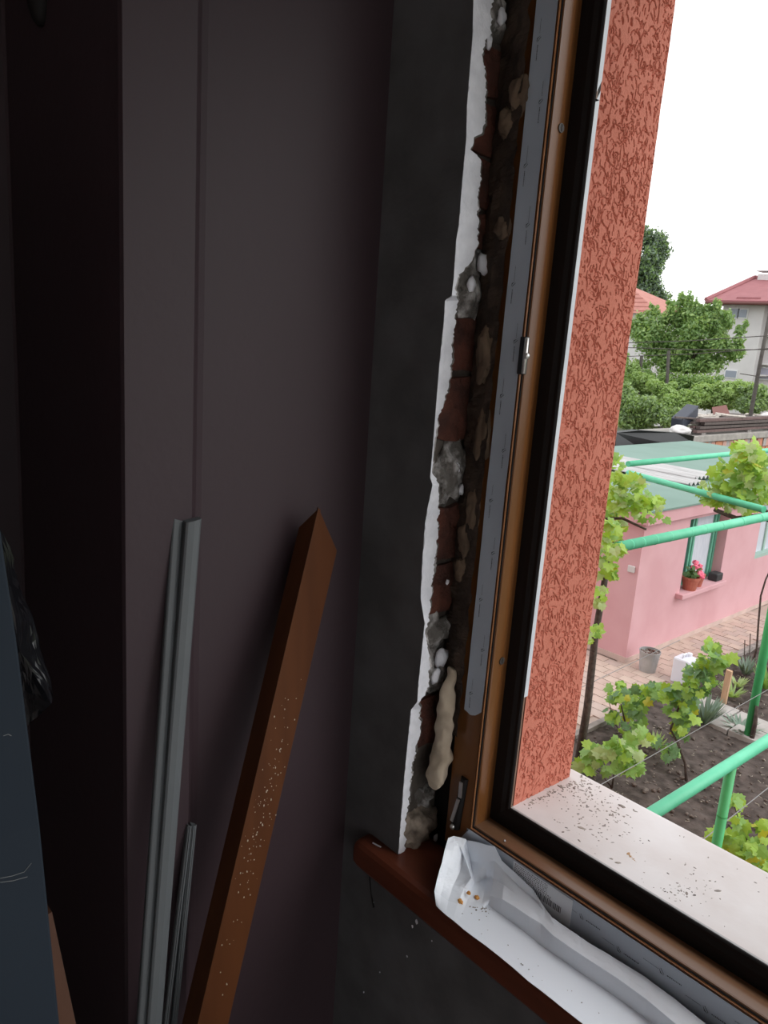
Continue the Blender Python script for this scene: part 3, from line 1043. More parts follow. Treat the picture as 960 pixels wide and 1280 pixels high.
# black lamp holder hanging from the ceiling at the top left
c = on('x', 50, 0, -.95)
lo = thing('pendant_lamp', (c.x, c.y, Z(.30)), 'black pendant hanging at the top left before the dark recess', 'lamp')
tip = on('x', 52, 33, -.95).z
MB().lathe([(.0035, 0), (.0075, .004), (.011, .012), (.0145, .024), (.0165, .04), (.0165, .075), (.012, .095), (.006, .105)], (c.x, c.y, tip), 18).build('lamp_holder', M_black, lo, smooth=True)
MB().tube([(c.x, c.y, tip + .10), (c.x + .002, c.y, Z(.8)), (c.x, c.y, CEIL)], .003, 8).build('cord', M_black, lo, smooth=True)

# ================================================================== THE GARDEN
MB().box(-90, 60, -30, 120, -.30, -.12).build('ground', M_ground, kind='structure')
# soil beds: one displaced sheet each, with clods
def soil_sheet(name, x0, x1, y0, y1, step):
    nx, ny_ = int((x1 - x0) / step) + 1, int((y1 - y0) / step) + 1
    vs = []
    for j in range(ny_):
        for i in range(nx):
            x, y = x0 + i * step, y0 + j * step
            z = -.03 + .035 * noise.fractal(Vector((x * 2.2, y * 2.2, 1)), 1, 2, 3) + .022 * noise.noise(Vector((x * 11, y * 11, 3))) + .014 * noise.noise(Vector((x * 26, y * 26, 5)))
            vs.append((x, y, z))
    fs = [(j * nx + i, j * nx + i + 1, (j + 1) * nx + i + 1, (j + 1) * nx + i) for j in range(ny_ - 1) for i in range(nx - 1)]
    return MB().add(vs, fs).build(name, M_soil, kind='structure', smooth=True)


soil = soil_sheet('ground', -5.06, .6, 3.0, 16.5, .05)
cl = MB()
for i in range(2300):
    x, y = random.uniform(-5, -1.2), random.uniform(5.5, 14.5)
    if 10.3 < y < 11.3:
        continue
    s = random.uniform(.008, .028) if i % 6 else random.uniform(.02, .045)
    cl.lump((x, y, -.02 + s * .3), (s, s * random.uniform(.6, 1), s * .7), i, .5, 1)
cl.build('soil_clods', M_clod, soil, kind='stuff')
lt = MB()
for i in range(560):
    x, y = random.uniform(-4.9, -1.2), random.uniform(6, 14)
    a, s = random.uniform(0, 6.28), random.uniform(.015, .05)
    d = Vector((math.cos(a), math.sin(a), random.uniform(-.1, .25))) * s
    p = Vector((x, y, .015))
    lt.bar(p, p + d, .006, .004)
lt.build('dry_straw', mat('dry_straw', (.28, .24, .19), (.42, .38, .31), 30, .9), soil, kind='stuff')

# paved path with separate pavers, kerb of separate stones
path = MB().box(-9.5, -5.14, 4.0, 20, -.12, -.018).build('path', M_joint, kind='structure')
pm = {}
for j in range(46):
    for i in range(6):
        w, d = .245, .195
        x1 = -5.16 - i * (w + .010) - (.12 if j % 2 else 0)
        y0 = 6.8 + j * (d + .010)
        if x1 - w < -6.02 and y0 + d > 11.35:
            if x1 < -6.10:
                continue
        v = random.randint(0, 5)
        if v not in pm:
            b = MB().box(-w, 0, 0, d, -.03, 0)
            ob_ = b.build('paver', M_pav[v % 3], path, bevel=0)
            me_ = ob_.data
            bpy.data.objects.remove(ob_)
            pm[v] = me_
        o = bpy.data.objects.new('paver', pm[v])
        COL.objects.link(o)
        o.parent = path
        o.location = (x1, y0, random.uniform(-.0035, .0035))
        o.rotation_euler = (random.gauss(0, .006), random.gauss(0, .006), random.gauss(0, .006))
kerb = thing('trim_1', (-5.10, 10, 0), None, None)
kerb['kind'] = 'structure'
for k in range(14):
    y0 = 5.2 + k * .82
    MB().box(-5.14, -5.05, y0, y0 + .80, -.1, .035 + random.uniform(-.006, .006)).build('kerbstone', M_kerb, kerb, bevel=.008)
slabs = thing('trim_2', (-3.6, 10.8, 0), None, None)
slabs['kind'] = 'structure'
for r, (y0, y1) in enumerate(((10.84, 11.22), (10.44, 10.81))):
    x = -4.62 + r * .10
    while x < -1.2:
        w = .56 if r == 0 else .62
        MB().box(x, x + w, y0, y1, -.06, .03 + random.uniform(-.006, .008)).build('concrete_slab', M_slab, slabs, bevel=.008)
        x += w + .022

# ---------------------------------------------------------------- pink house
hc = on('z', 781, 829, 0)
HX, HY = hc.x, hc.y
house = thing('house', (HX, HY, 0), 'pink single-storey house with pale green flat roof across the paved path', 'house')
ZT, ZR = 2.39, 2.635


def lerp_y(px, py):
    return on('x', px, py, HX)


wl, wr = lerp_y(850, 735).y, lerp_y(905, 690).y
wb, wt = lerp_y(850, 740).z, lerp_y(863.7, 649.5).z
w2l, w2r, w2b, w2t = 15.98, 17.3, 1.16, 2.28
hw = MB()
T_ = .24


def wallrect(y0, y1, z0, z1):
    hw.box(HX - T_, HX, y0, y1, z0, z1)


wallrect(HY, wl, 0, ZT)
wallrect(wl, wr, 0, wb)
wallrect(wl, wr, wt, ZT)
wallrect(wr, w2l, 0, ZT)
wallrect(w2l, w2r, 0, w2b)
wallrect(w2l, w2r, w2t, ZT)
wallrect(w2r, 22.4, 0, ZT)
hw.box(-7.02, HX - T_, HY, HY + T_, 0, ZT)
hw.box(-11, -7.95, HY, HY + T_, 0, ZT)
hw.box(-7.95, -7.02, HY, HY + T_, 2.05, ZT)
hw.build('wall', M_pink, house)
MB().box(-11, HX - T_, HY + T_ + .5, 22.4, 0, ZT - .02).build('inner_core', M_dark, house)
MB().box(-7.95, -7.02, HY + .14, HY + .2, 0, 2.05).build('door', M_dark, house)  # leaf painted black to stand for the shaded void of the doorway
MB().box(-7.02, HX + .012, HY - .012, HY, 0, .10).box(HX, HX + .012, HY, 22.4, 0, .085).build('plinth', M_pinkdirt, house)
MB().box(-11.0, HX + .10, HY - .10, 22.6, ZT, ZR - .03).build('cornice', M_pink, house, bevel=.01)
MB().box(-11.05, HX + .13, HY - .13, 22.7, ZR - .03, ZR).build('roof', M_roofgreen, house)
# window 1: green timber frame set back in the reveal, pale curtain behind
wf = MB()
xr = HX - .19
g = .055
wf.box(xr - .05, xr, wl, wr, wb, wb + g)
window_f = wf.build('window', M_greenframe, house)
MB().box(xr - .05, xr, wl, wr, wt - g, wt).build('bar', M_greenframe, window_f)
for y0, w in ((wl, .07), (wl + .50, .06), (wl + .61, .06), (wr - .18, .06), (wr - .07, .07)):
    MB().box(xr - .05, xr + .008, y0, y0 + w, wb + g, wt - g).build('bar', M_greenframe, window_f)
MB().box(xr - .06, xr - .035, wl, wl + .55, wb, wt).build('pane', M_glassd, window_f)
MB().box(xr - .06, xr - .030, wl + .55, wr, wb, wt).build('pane', M_curtain, window_f)
MB().box(xr - .05, HX + .14, wl - .14, wr + .02, wb - .085, wb + .004).build('sill', M_pink, house, bevel=.012)
wf = MB()
xr2 = HX - .10
wf.box(xr2 - .05, xr2 + .1, w2l, w2r, w2b, w2b + .07)
w2 = wf.build('window', M_palegreen, house)
for q in ((xr2, w2l + .13, w2r, w2t - .06, w2t), (xr2 + .01, w2l, w2l + .13, w2b + .07, w2t), (xr2, w2l + .62, w2l + .70, w2b + .07, w2t - .06)):
    MB().box(xr2 - .05, *q).build('bar', M_palegreen, w2)
MB().box(xr2 - .05, xr2 - .03, w2l, w2r, w2b, w2t).build('pane', M_curtain, w2)
p = on('y', 790, 711, HY)
MB().box(p.x - .06, p.x + .06, HY - .04, HY, p.z - .055, p.z + .055).build('junction_box', M_hwall, house, bevel=.01)

# things on the window ledge
yb = wl + .22
pot = thing('flower_pot', (HX + .02, yb + .10, wb + .004), 'terracotta pot of pink flowers on the pink house window ledge', 'flower pot')
MB().lathe([(.11, 0), (.15, .20), (.165, .205), (.165, .245), (.145, .245), (.14, .215)], (HX + .02, yb + .10, wb + .004), 18).build('pot', M_terra, pot, smooth=False)
fol = MB()
for i in range(60):
    a, r = random.uniform(0, 6.28), random.uniform(0, .15)
    c = Vector((HX + .02 + r * math.cos(a), yb + .06 + r * math.sin(a), wb + random.uniform(.22, .46)))
    d = Vector((random.gauss(0, 1), random.gauss(0, 1), random.gauss(0, .6))).normalized() * .05
    e = d.orthogonal().normalized() * .035
    fol.add([c - d, c - e, c + d, c + e], [(0, 1, 2, 3)])
fol.build('foliage', L_deep, pot, kind='stuff')
for i, (dy, dz, dx, s) in enumerate([(-.02, .44, .04, .062), (.07, .50, 0, .055), (.14, .40, .05, .052), (.05, .33, .10, .058), (.16, .30, .09, .055), (.26, .42, 0, .042), (.12, .26, .13, .045)]):
    MB().lump((HX + .04 + dx, yb + .08 + dy, wb + dz), (s, s, s * .8), 90 + i, .6, 2, 3).build('flower', M_flower, pot)
pot2 = thing('flower_pot', (HX - .02, yb + .45, wb + .004), 'smaller bare terracotta pot right of the flowering pot on the ledge', 'flower pot')
MB().lathe([(.085, 0), (.12, .20), (.135, .205), (.135, .24), (.115, .24), (.11, .20)], (HX - .02, yb + .45, wb + .004), 18).build('pot', M_terra, pot2)
MB().lump((HX - .02, yb + .45, wb + .20), (.10, .10, .02), 3, .2, 1).build('soil', M_soil, pot2)
MB().box(HX - .10, HX + .08, wr - .30, wr - .04, wb + .004, wb + .15).build('box', M_dark, label='small black box at the right end of the pink house window ledge', cat='box', bevel=.02)

# corrugated sheets lying on the green roof
def corrugated(x0, x1, y0, y1, z, tilt, label):
    m_ = MB()
    nn = 64
    vs = []
    for t in (0, .012):
        for i in range(nn + 1):
            y = y0 + (y1 - y0) * i / nn
            zz = z + .032 * math.sin(2 * math.pi * (y - y0) / .177) + t
            vs += [(x0, y, zz + tilt), (x1, y, zz)]
    k = 2 * (nn + 1)
    fs = []
    for i in range(nn):
        a = 2 * i
        fs += [(a, a + 2, a + 3, a + 1), (a + k, a + 1 + k, a + 3 + k, a + 2 + k), (a + 1, a + 3, a + 3 + k, a + 1 + k), (a, a + k, a + 2 + k, a + 2)]
    m_.add(vs, fs)
    return m_.build('roof_sheet', M_asb, label=label, cat='roofing sheet', smooth=False)


corrugated(-9.75, -6.86, 14.30, 15.02, ZR + .035, .02, 'grey corrugated sheet lying on the green roof, lower front one of two')
corrugated(-10.1, -7.05, 14.92, 16.0, ZR + .075, .02, 'grey corrugated sheet lying on the green roof, upper one lapping over the other')

# ---------------------------------------------------------------- objects on the path and bed
c = on('z', 809, 838, 0)
bk_ = thing('bucket', (c.x, c.y, 0), 'dented zinc bucket of rubbish standing by the corner of the pink house', 'bucket')
MB().lathe([(.125, .01), (.13, 0), (.165, .33), (.172, .335), (.172, .35), (.16, .35), (.155, .30)], c, 24).build('body', M_zinc, bk_, smooth=False)
rb = MB()
for i in range(46):
    a, r = random.uniform(0, 6.28), .14 * math.sqrt(random.random())
    rb.lump((c.x + r * math.cos(a), c.y + r * math.sin(a), .325), (.03, .025, .02), i, .5, 1, mi=i % 3)
rb.build('rubbish', [M_clod, M_brick, M_debris], bk_, kind='stuff')
MB().tube([(c.x + .172 * math.cos(t), c.y + .172 * math.sin(t) * .9, .335 - .06 * math.sin(t)) for t in np.linspace(.2, 2.9, 9)], .005, 6).build('handle', M_zinc, bk_, smooth=True)
c = on('z', 852, 852, 0)
can = thing('canister', (c.x, c.y, 0), 'white plastic canister standing on the path behind the vine leaves', 'canister')
MB().box(c.x - .13, c.x + .13, c.y - .15, c.y + .15, 0, .42).build('body', M_can, can, bevel=.03)
MB().lathe([(.04, 0), (.04, .05), (.03, .055)], (c.x + .02, c.y + .09, .42), 14).build('cap', M_can, can)
MB().tube([(c.x, c.y - .10, .41), (c.x, c.y - .09, .475), (c.x, c.y + .01, .475), (c.x, c.y + .02, .41)], .016, 8).build('handle', M_can, can, smooth=True)
b0 = on('z', 904, 878, 0)
t0 = on('y', 912, 838, b0.y - .03)
MB().bar(b0 + Vector((0, 0, -.05)), t0, .085, .05, (0, 1, 0)).build('stake', M_wood, label='short pale wooden stake driven in beside the concrete slabs', cat='stake')

# green pipes
def pipe(a, b, r, label, collars=(), paint=None):
    paint = paint or M_pipe
    m_ = MB()
    a, b = Vector(a), Vector(b)
    m_.tube([a, b], r, 14)
    m_.tube([a, a + (b - a).normalized() * .001], r * .98, 14)
    o = MB().tube([a, b], r, 14).build('pipe', paint, smooth=False, label=label, cat='pipe')
    for p in o.data.polygons:
        p.use_smooth = len(p.vertices) == 4
    for t in collars:
        q = a.lerp(b, t)
        d = (b - a).normalized() * .006
        MB().tube([q - d, q + d], r * 1.035, 14).build('tie', paint, o)
    return o


def zz_(px, py, z=-1.7):
    return on('z', px, py, Z(z))


A0, A1 = zz_(772, 684), zz_(960, 645.5)
pipe(A0, A0 + (A1 - A0) * 1.25, .050, 'long mint green arbour pipe crossing in front of the pink wall', (.05, .1, .16, .23, .33, .41, .5, .62, .74))
B0, B1 = zz_(785, 580), zz_(960, 563)
pipe(B0, B0 + (B1 - B0) * 1.2, .048, 'mint green arbour pipe highest in the picture, in front of the green roof')
C0, C1 = zz_(785, 591), zz_(955, 637)
pipe(C0, C1, .044, 'thin slanting mint green pipe between the two long arbour pipes')
D0, D1 = on('z', 815, 1017, Z(-2.7)), on('z', 960, 925.5, Z(-2.7))
D0 = D0 + (D0 - D1) * .35
pipe(D0, D1 + (D1 - D0) * .4, .042, 'mint green pipe low in the picture just beyond the white outer sill')
px_ = on('z', 915, 953, Z(-2.7))
pipe((px_.x, px_.y, 0), (px_.x, px_.y, px_.z - .03), .036, 'green upright post under the pipe nearest the white sill', (.83,), M_postpaint)
fb = on('z', 935, 921, 0)
pipe((fb.x, fb.y, -.1), (fb.x, fb.y, 3.3), .058, 'green upright post standing on the edge of the concrete slabs', (.62,), M_postpaint)
dpt = MB().tube([(fb.x + .07, fb.y - .05, 0), (fb.x + .075, fb.y - .05, .25), (fb.x + .06, fb.y - .06, .5)], [.035, .03, .02], 7)
dpt.build('vine_stump', M_bark, smooth=True, label='dark vine stump beside the foot of the green post', cat='stump')

# ---------------------------------------------------------------- grape vines
LOBES = [[(0, 0), (.10, -.16), (.34, -.22), (.40, .02), (.62, .14), (.46, .34), (.50, .62), (.22, .56), (0, .96), (-.22, .58), (-.52, .60), (-.45, .33), (-.60, .10), (-.38, .02), (-.33, -.20), (-.10, -.15)],
         [(0, 0), (.14, -.12), (.38, -.12), (.42, .12), (.56, .30), (.36, .42), (.32, .66), (.16, .64), (.02, .90), (-.16, .62), (-.36, .66), (-.36, .40), (-.56, .26), (-.40, .08), (-.38, -.14), (-.12, -.12)]]
LEAF = {}


def leaf_mesh(shape, m):
    k = (shape, m.name)
    if k not in LEAF:
        pts = LOBES[shape % 2]
        fold = (.10, .22, -.08)[shape // 2]
        vs = [(0, .28, .05)] + [(x, y, fold * abs(x) - .16 * (y - .3) ** 2) for x, y in pts]
        nn = len(pts)
        me_ = bpy.data.meshes.new('leaf')
        me_.from_pydata(vs, [], [(0, i + 1, (i + 1) % nn + 1) for i in range(nn)])
        me_.materials.append(m)
        LEAF[k] = me_
    return LEAF[k]


def put_leaf(parent, pos, size, m, out=Vector((.25, -.5, .75))):
    nrm = (out + Vector((random.gauss(0, .5), random.gauss(0, .5), random.gauss(0, .4)))).normalized()
    tip = Vector((random.gauss(0, .8), random.gauss(-.2, .6), random.gauss(-.9, .5)))
    tip = (tip - nrm * tip.dot(nrm)).normalized()
    xa = tip.cross(nrm)
    s = size * random.uniform(.55, 1.05)
    rot = Matrix((xa, tip, nrm)).transposed()
    o = bpy.data.objects.new('leaf', leaf_mesh(random.randint(0, 5), m))
    COL.objects.link(o)
    o.parent = parent
    o.matrix_basis = Matrix.LocRotScale(pos - parent_loc(parent), rot.to_quaternion(), (s, s, s))


def vine(base, label, stems, blobs, plane, size, mats, spread=.22, cat='vine', name='grapevine', more=1.3):
    t = thing(name, base, label, cat)
    for pts, r0, r1 in stems:
        rs = [r0 + (r1 - r0) * i / (len(pts) - 1) for i in range(len(pts))]
        MB().tube(pts, rs, 7).build('stem', M_bark, t, smooth=True)
    for px, py, rx, ry, n_, *own in blobs:
        pl_ = own[0] if own else plane
        for i in range(int(n_ * more)):
            a, r = random.uniform(0, 6.28), math.sqrt(random.random())
            p = on('y', px + rx * r * math.cos(a), py + ry * r * math.sin(a), pl_ + random.uniform(-spread, spread))
            put_leaf(t, p, size, random.choices([m for m, w in mats], [w for m, w in mats])[0])
    return t


bright = [(L_lime, 6), (L_mid, 3), (L_pale, 3), (L_yel, .3)]
mix = [(L_lime, 2), (L_mid, 5), (L_deep, 3), (L_yel, .25)]
g0 = on('z', 722, 958, 0)
tk = [g0, g0 + Vector((.02, 0, .8)), g0 + Vector((-.02, .02, 1.7)), g0 + Vector((.05, -.05, 2.6)), g0 + Vector((.3, -.4, 3.2))]
vine(g0, 'bright green grapevine climbing beside the terracotta jamb, with a dark trunk', [(tk, .055, .03), ([on('y', 752, 648, 7.3), on('y', 778, 648, 7.3), on('y', 808, 662, 7.4)], .018, .012)],
     [(772, 585, 11, 17, 16), (786, 612, 27, 20, 58), (812, 634, 20, 15, 26), (770, 645, 17, 20, 34), (760, 685, 17, 22, 32), (766, 712, 9, 10, 8), (748, 742, 9, 15, 12), (748, 787, 8, 7, 7), (737, 800, 4, 7, 4), (741, 720, 6, 10, 5), (764, 668, 13, 20, 22, 6.15), (772, 690, 8, 10, 8, 6.1), (832, 648, 6, 4, 3)],
     7.4, .125, bright)
vb = on('z', 985, 900, 0)
vine(on('y', 955, 640, 10.3), 'bright green grapevine massed on the arbour pipes at the right edge', [([on('y', 893, 637, 10.3), on('y', 920, 648, 10.3), on('y', 950, 645, 10.3), on('y', 975, 655, 10.3)], .03, .04), ([on('y', 940, 630, 10.2), on('y', 955, 636, 10.2), on('y', 970, 650, 10.2)], .02, .02)],
     [(925, 592, 32, 24, 86), (946, 578, 18, 20, 40), (898, 612, 22, 14, 34), (948, 612, 26, 18, 50), (922, 562, 7, 14, 10), (943, 556, 6, 8, 6), (920, 628, 26, 9, 22), (884, 620, 8, 7, 8)], 10.2, .165, bright, .3, more=1.12)
b3 = on('z', 786, 925, 0)
vine(b3, 'young leafy vine on the bed before the bucket, left of the tall staked vine', [([b3, on('y', 782, 905, b3.y), on('y', 776, 880, b3.y)], .018, .008), ([b3, on('y', 795, 915, b3.y), on('y', 805, 890, b3.y)], .014, .008), ([b3, on('y', 768, 905, b3.y), on('y', 760, 872, b3.y)], .01, .004)],
     [(776, 866, 15, 14, 20), (800, 874, 14, 18, 22), (786, 895, 22, 15, 28), (815, 862, 9, 12, 10), (763, 885, 7, 16, 7), (790, 915, 16, 8, 8), (757, 861, 5, 3, 2), (776, 853, 5, 3, 4)], b3.y, .15, mix)
b4 = on('z', 858, 976, 0)
vine(b4, 'tall bushy vine with a bent dark stem in the middle of the soil bed', [([b4, on('y', 857, 955, b4.y), on('y', 848, 930, b4.y), on('y', 838, 912, b4.y), on('y', 850, 880, b4.y), on('y', 878, 830, b4.y)], .022, .010)],
     [(888, 808, 7, 12, 8), (896, 828, 12, 9, 14), (878, 832, 13, 14, 20), (872, 852, 20, 15, 34), (846, 868, 22, 13, 30), (826, 862, 14, 10, 12), (856, 890, 18, 15, 28), (850, 914, 11, 10, 12), (905, 822, 9, 6, 5)], b4.y + .1, .155, mix + [(L_lime, 2)])
MBs = on('z', 843, 955, 0)
b5 = on('z', 765, 985, 0)
vine(b5, 'low spreading vine nearest the corner of the white outer sill', [([b5, on('y', 768, 965, b5.y), on('y', 785, 940, b5.y)], .014, .006), ([b5, on('y', 750, 965, b5.y), on('y', 732, 955, b5.y)], .010, .005)],
     [(748, 942, 20, 12, 26), (772, 938, 16, 14, 22), (792, 950, 12, 16, 18), (728, 958, 9, 7, 9), (802, 922, 14, 8, 10), (772, 962, 16, 6, 8)], b5.y - .1, .15, [(L_lime, 3), (L_mid, 5), (L_pale, 3), (L_yel, .1)], more=1.6)
b6 = on('z', 835, 958, 0)
vine(b6, 'small dull green shoot between the low vine and the bent dark stem', [([b6, on('y', 837, 945, b6.y), on('y', 832, 930, b6.y)], .008, .004)],
     [(838, 940, 11, 12, 14), (822, 926, 6, 6, 4)], b6.y, .14, [(L_deep, 3), (L_mid, 2)])
b7 = on('z', 940, 1085, 0)
vine(b7, 'yellow-green vine shoots below the near pipe at the lower right edge', [([b7, on('y', 938, 1060, b7.y - .2), on('y', 922, 1020, b7.y - .2), on('y', 912, 990, b7.y - .2)], .010, .004), ([b7, on('y', 952, 1060, b7.y - .2), on('y', 962, 1040, b7.y - .2)], .008, .004)],
     [(918, 997, 9, 7, 6), (925, 1025, 12, 12, 8), (905, 1050, 13, 12, 11), (945, 1062, 18, 18, 30), (930, 1075, 16, 14, 16), (955, 1030, 8, 8, 6), (893, 1042, 8, 5, 4), (958, 1085, 10, 14, 12)], b7.y - .2, .15, [(L_lime, 4), (L_mid, 5), (L_yel, 1)])


def tuft(px, py, n_, h, m, label, name='weed', w=.16):
    b = on('z', px, py, 0)
    t = MB()
    for i in range(n_):
        a = random.uniform(0, 6.28)
        o_ = Vector((math.cos(a), math.sin(a), 0)) * random.uniform(0, w * .4)
        d = Vector((math.cos(a) * w, math.sin(a) * w, h * random.uniform(.6, 1)))
        s = Vector((-math.sin(a), math.cos(a), 0)) * .018
        p = b + o_
        t.add([p - s, p + s, p + d * .6 + s * .9, p + d, p + d * .6 - s * .9], [(0, 1, 2, 3, 4)])
    t.build(name, m, label=label, cat='plant', kind=None)


L_grey = leafmat('grey_green_leaf', (.20, .28, .22), .2)
tuft(880, 903, 90, .40, L_grey, 'grey-green lavender-like tuft between the tall vine and the slabs', 'lavender', .22)
tuft(932, 842, 40, .28, L_grey, 'grey-green cabbage-like plant in the bed beyond the slabs', 'garden_plant', .16)
tuft(915, 870, 36, .18, L_bush, 'low weed beside the foot of the wooden stake', 'weed', .18)
tuft(922, 858, 26, .16, L_pale, 'pale yellowish weed behind the wooden stake', 'weed', .15)
tuft(957, 860, 60, .38, L_mid, 'green leafy plant in the far bed at the right edge', 'garden_plant', .2)
tuft(818, 935, 30, .2, L_pale, 'withered pale shoot left of the bent dark stem', 'weed', .12)
tuft(925, 912, 40, .12, L_grey, 'low greyish weeds at the foot of the green post', 'weed', .25)
s0 = on('z', 940, 832, 0)
MB().tube([s0, on('y', 946, 812, s0.y), on('y', 948, 780, s0.y), on('y', 951, 745, s0.y), on('y', 957, 725, s0.y), on('y', 966, 705, s0.y)], [.02, .018, .016, .016, .014, .012], 7).build(
    'climbing_vine', M_bark, smooth=True, label='bare dark vine stem rising before the pink wall at the right edge', cat='stem')
for i, (px, py, px2, py2, lab) in enumerate([(930, 832, 931, 800, 'shorter dry stalk at the kerb, left one of the two'), (936, 835, 938, 792, 'taller dry stalk at the kerb, right one of the two')]):
    b = on('z', px, py, 0)
    MB().tube([b, on('y', px2, py2, b.y)], .008, 5).build('stalk', M_bark, label=lab, cat='stalk')
# trellis wires
for (a, b, z, lab) in (((735, 990), (960, 862), .75, 'thin trellis wire running behind the low vine across the bed'),
                       ((872, 1055), (970, 977), 1.05, 'thin trellis wire crossing the near green post'),
                       ((700, 872), (850, 800), .9, 'thin trellis wire passing before the bucket')):
    MB().tube([on('z', *a, z), on('z', *b, z)], .0045, 5).build('trellis_wire', M_wire, label=lab, cat='wire')

# ---------------------------------------------------------------- shed roof with the timber pile
SXP = -11.6
sz_t = on('x', 900, 543, SXP).z
sz_b = on('x', 900, 551, SXP).z
sy0, sy1 = on('x', 862, 545, SXP).y, 34.0
shed = thing('shed', (SXP, sy0, 0), 'low old brick shed beyond the green roof, carrying a timber pile', 'shed')
MB().box(SXP - 1.6, SXP - .14, sy0 + .05, sy1, 0, sz_b).build('wall', M_oldbrick, shed)
MB().box(SXP - 1.7, SXP + .05, sy0 - .15, sy1, sz_b, sz_t).build('roof_slab', mat('old_slab', (.30, .28, .26), (.40, .37, .34), 4, .95), shed, bevel=.02)
bmats = [mat('shed_brick_%s' % nme, cc, tuple(v * 1.2 for v in cc), 8, .95) for nme, cc in (('orange', (.52, .22, .13)), ('rose', (.50, .30, .25)), ('grey', (.36, .33, .32)), ('dull', (.42, .21, .17)))]
y = sy0 + .06
while y < sy0 + 7.2:
    for r in range(2):
        z1 = sz_b - .02 - r * .33
        MB().box(SXP - .15, SXP - .02 + random.uniform(-.02, .01), y, y + .25, z1 - .30, z1).build('brick', random.choice(bmats), shed)
    y += .275


def onpile(px, py, dx=0.0):
    return on('x', px, py, SXP - .3 + dx)


G_ = 'old timber piled on the shed roof'
# long boards along the front of the pile
for i in range(8):
    ya, yb_ = sy0 + .6 + random.uniform(-.3, .5), sy0 + 9
    x = SXP - .1 - (i % 2) * .17
    z = sz_t + .125 + (i // 2) * .115
    MB().bar((x, ya, z + random.uniform(0, .02)), (x + random.uniform(-.1, .1), yb_, z + random.uniform(0, .03)), .14, .085).build(
        'board', M_timber[1 if i % 3 else 3], label='long weathered brown board in the timber pile on the shed roof', cat='board', group=G_)
for i in range(2):
    MB().box(SXP - .9, SXP - .05, sy0 + .9 + i * 3.5, sy0 + 1.2 + i * 3.5, sz_t, sz_t + .07).build('bearer', M_timber[0], label='short grey bearer under the timber pile, %s of the two' % ('left one' if i == 0 else 'right one'), cat='board')
for i in range(52):
    px = random.uniform(860, 955)
    py = 529 - 10 * random.random() - (5 if 880 < px < 925 else 0) * random.random()
    a = onpile(px, py, -random.uniform(.0, .6))
    if i % 3 == 0:
        d = Vector((random.uniform(.2, .7), random.uniform(.3, 1.1), random.uniform(-.25, .05)))
    else:
        d = Vector((random.uniform(-.3, .4), random.uniform(1.0, 2.6), random.uniform(-.15, .12)))
    MB().tube([a - d * .5, a, a + d * .5 + Vector((0, 0, random.uniform(-.05, .05)))], random.uniform(.022, .05), 6).build(
        'branch', M_timber[random.choice((0, 2, 2, 1))], label='crooked grey branch lying on top of the timber pile', cat='branch', group='branches on top of the timber pile')
a = onpile(893, 509, -.6)
b = onpile(912, 511, -.6)
MB().add([onpile(890, 509, -.8), onpile(908, 506, -.8), onpile(912, 517, -.3), onpile(892, 520, -.3)] + [q + Vector((0, 0, -.04)) for q in (onpile(890, 509, -.8), onpile(908, 506, -.8), onpile(912, 517, -.3), onpile(892, 520, -.3))],
         [(0, 1, 2, 3), (7, 6, 5, 4), (0, 4, 5, 1), (1, 5, 6, 2), (2, 6, 7, 3), (3, 7, 4, 0)]).build('metal_sheet', M_rustsheet, label='rusty brown sheet on top of the timber pile', cat='sheet')
c = onpile(856, 521, -.3)
o = MB().box(-.2, .2, -.62, .62, -.19, .19).build('crate', mat('blue_black_plastic', (.035, .04, .06), None, rough=.5), label='dark blue-black box tilted at the left end of the timber pile', cat='box', bevel=.03)
o.location = c
o.rotation_euler = (.36, .05, .12)
c = onpile(850, 538, .05)
MB().lump(c, (.3, .42, .16), 4, .25, 3).build('sack', M_hwall, smooth=True, label='pale sack lying left below the tub on the shed roof', cat='sack')
c = onpile(962, 524, -.2)
MB().lump(c, (.3, .55, .24), 8, .3, 3).build('sack', M_hwall, smooth=True, label='whitish sack on the pile at the right edge', cat='sack')
tp_ = MB()
tpx = [(770, 560), (770, 541), (800, 538), (845, 541), (868, 545), (866, 553), (840, 556), (800, 560)]
pts = [on('x', a, b, SXP + .25 - .1 * (i % 2)) for i, (a, b) in enumerate(tpx)]
nn = len(pts)
tp_.add(pts + [q + Vector((-.25, 0, 0)) for q in pts], [tuple(range(nn)), tuple(2 * nn - 1 - k for k in range(nn))] + [(i, (i + 1) % nn, (i + 1) % nn + nn, i + nn) for i in range(nn)])
tp_.build('gap_shade', M_gap_shade, label='black sheet put in for the shadowed gap behind the back edge of the green roof', cat='shade_sheet')  # black sheet stands for shade in the gap before the shed


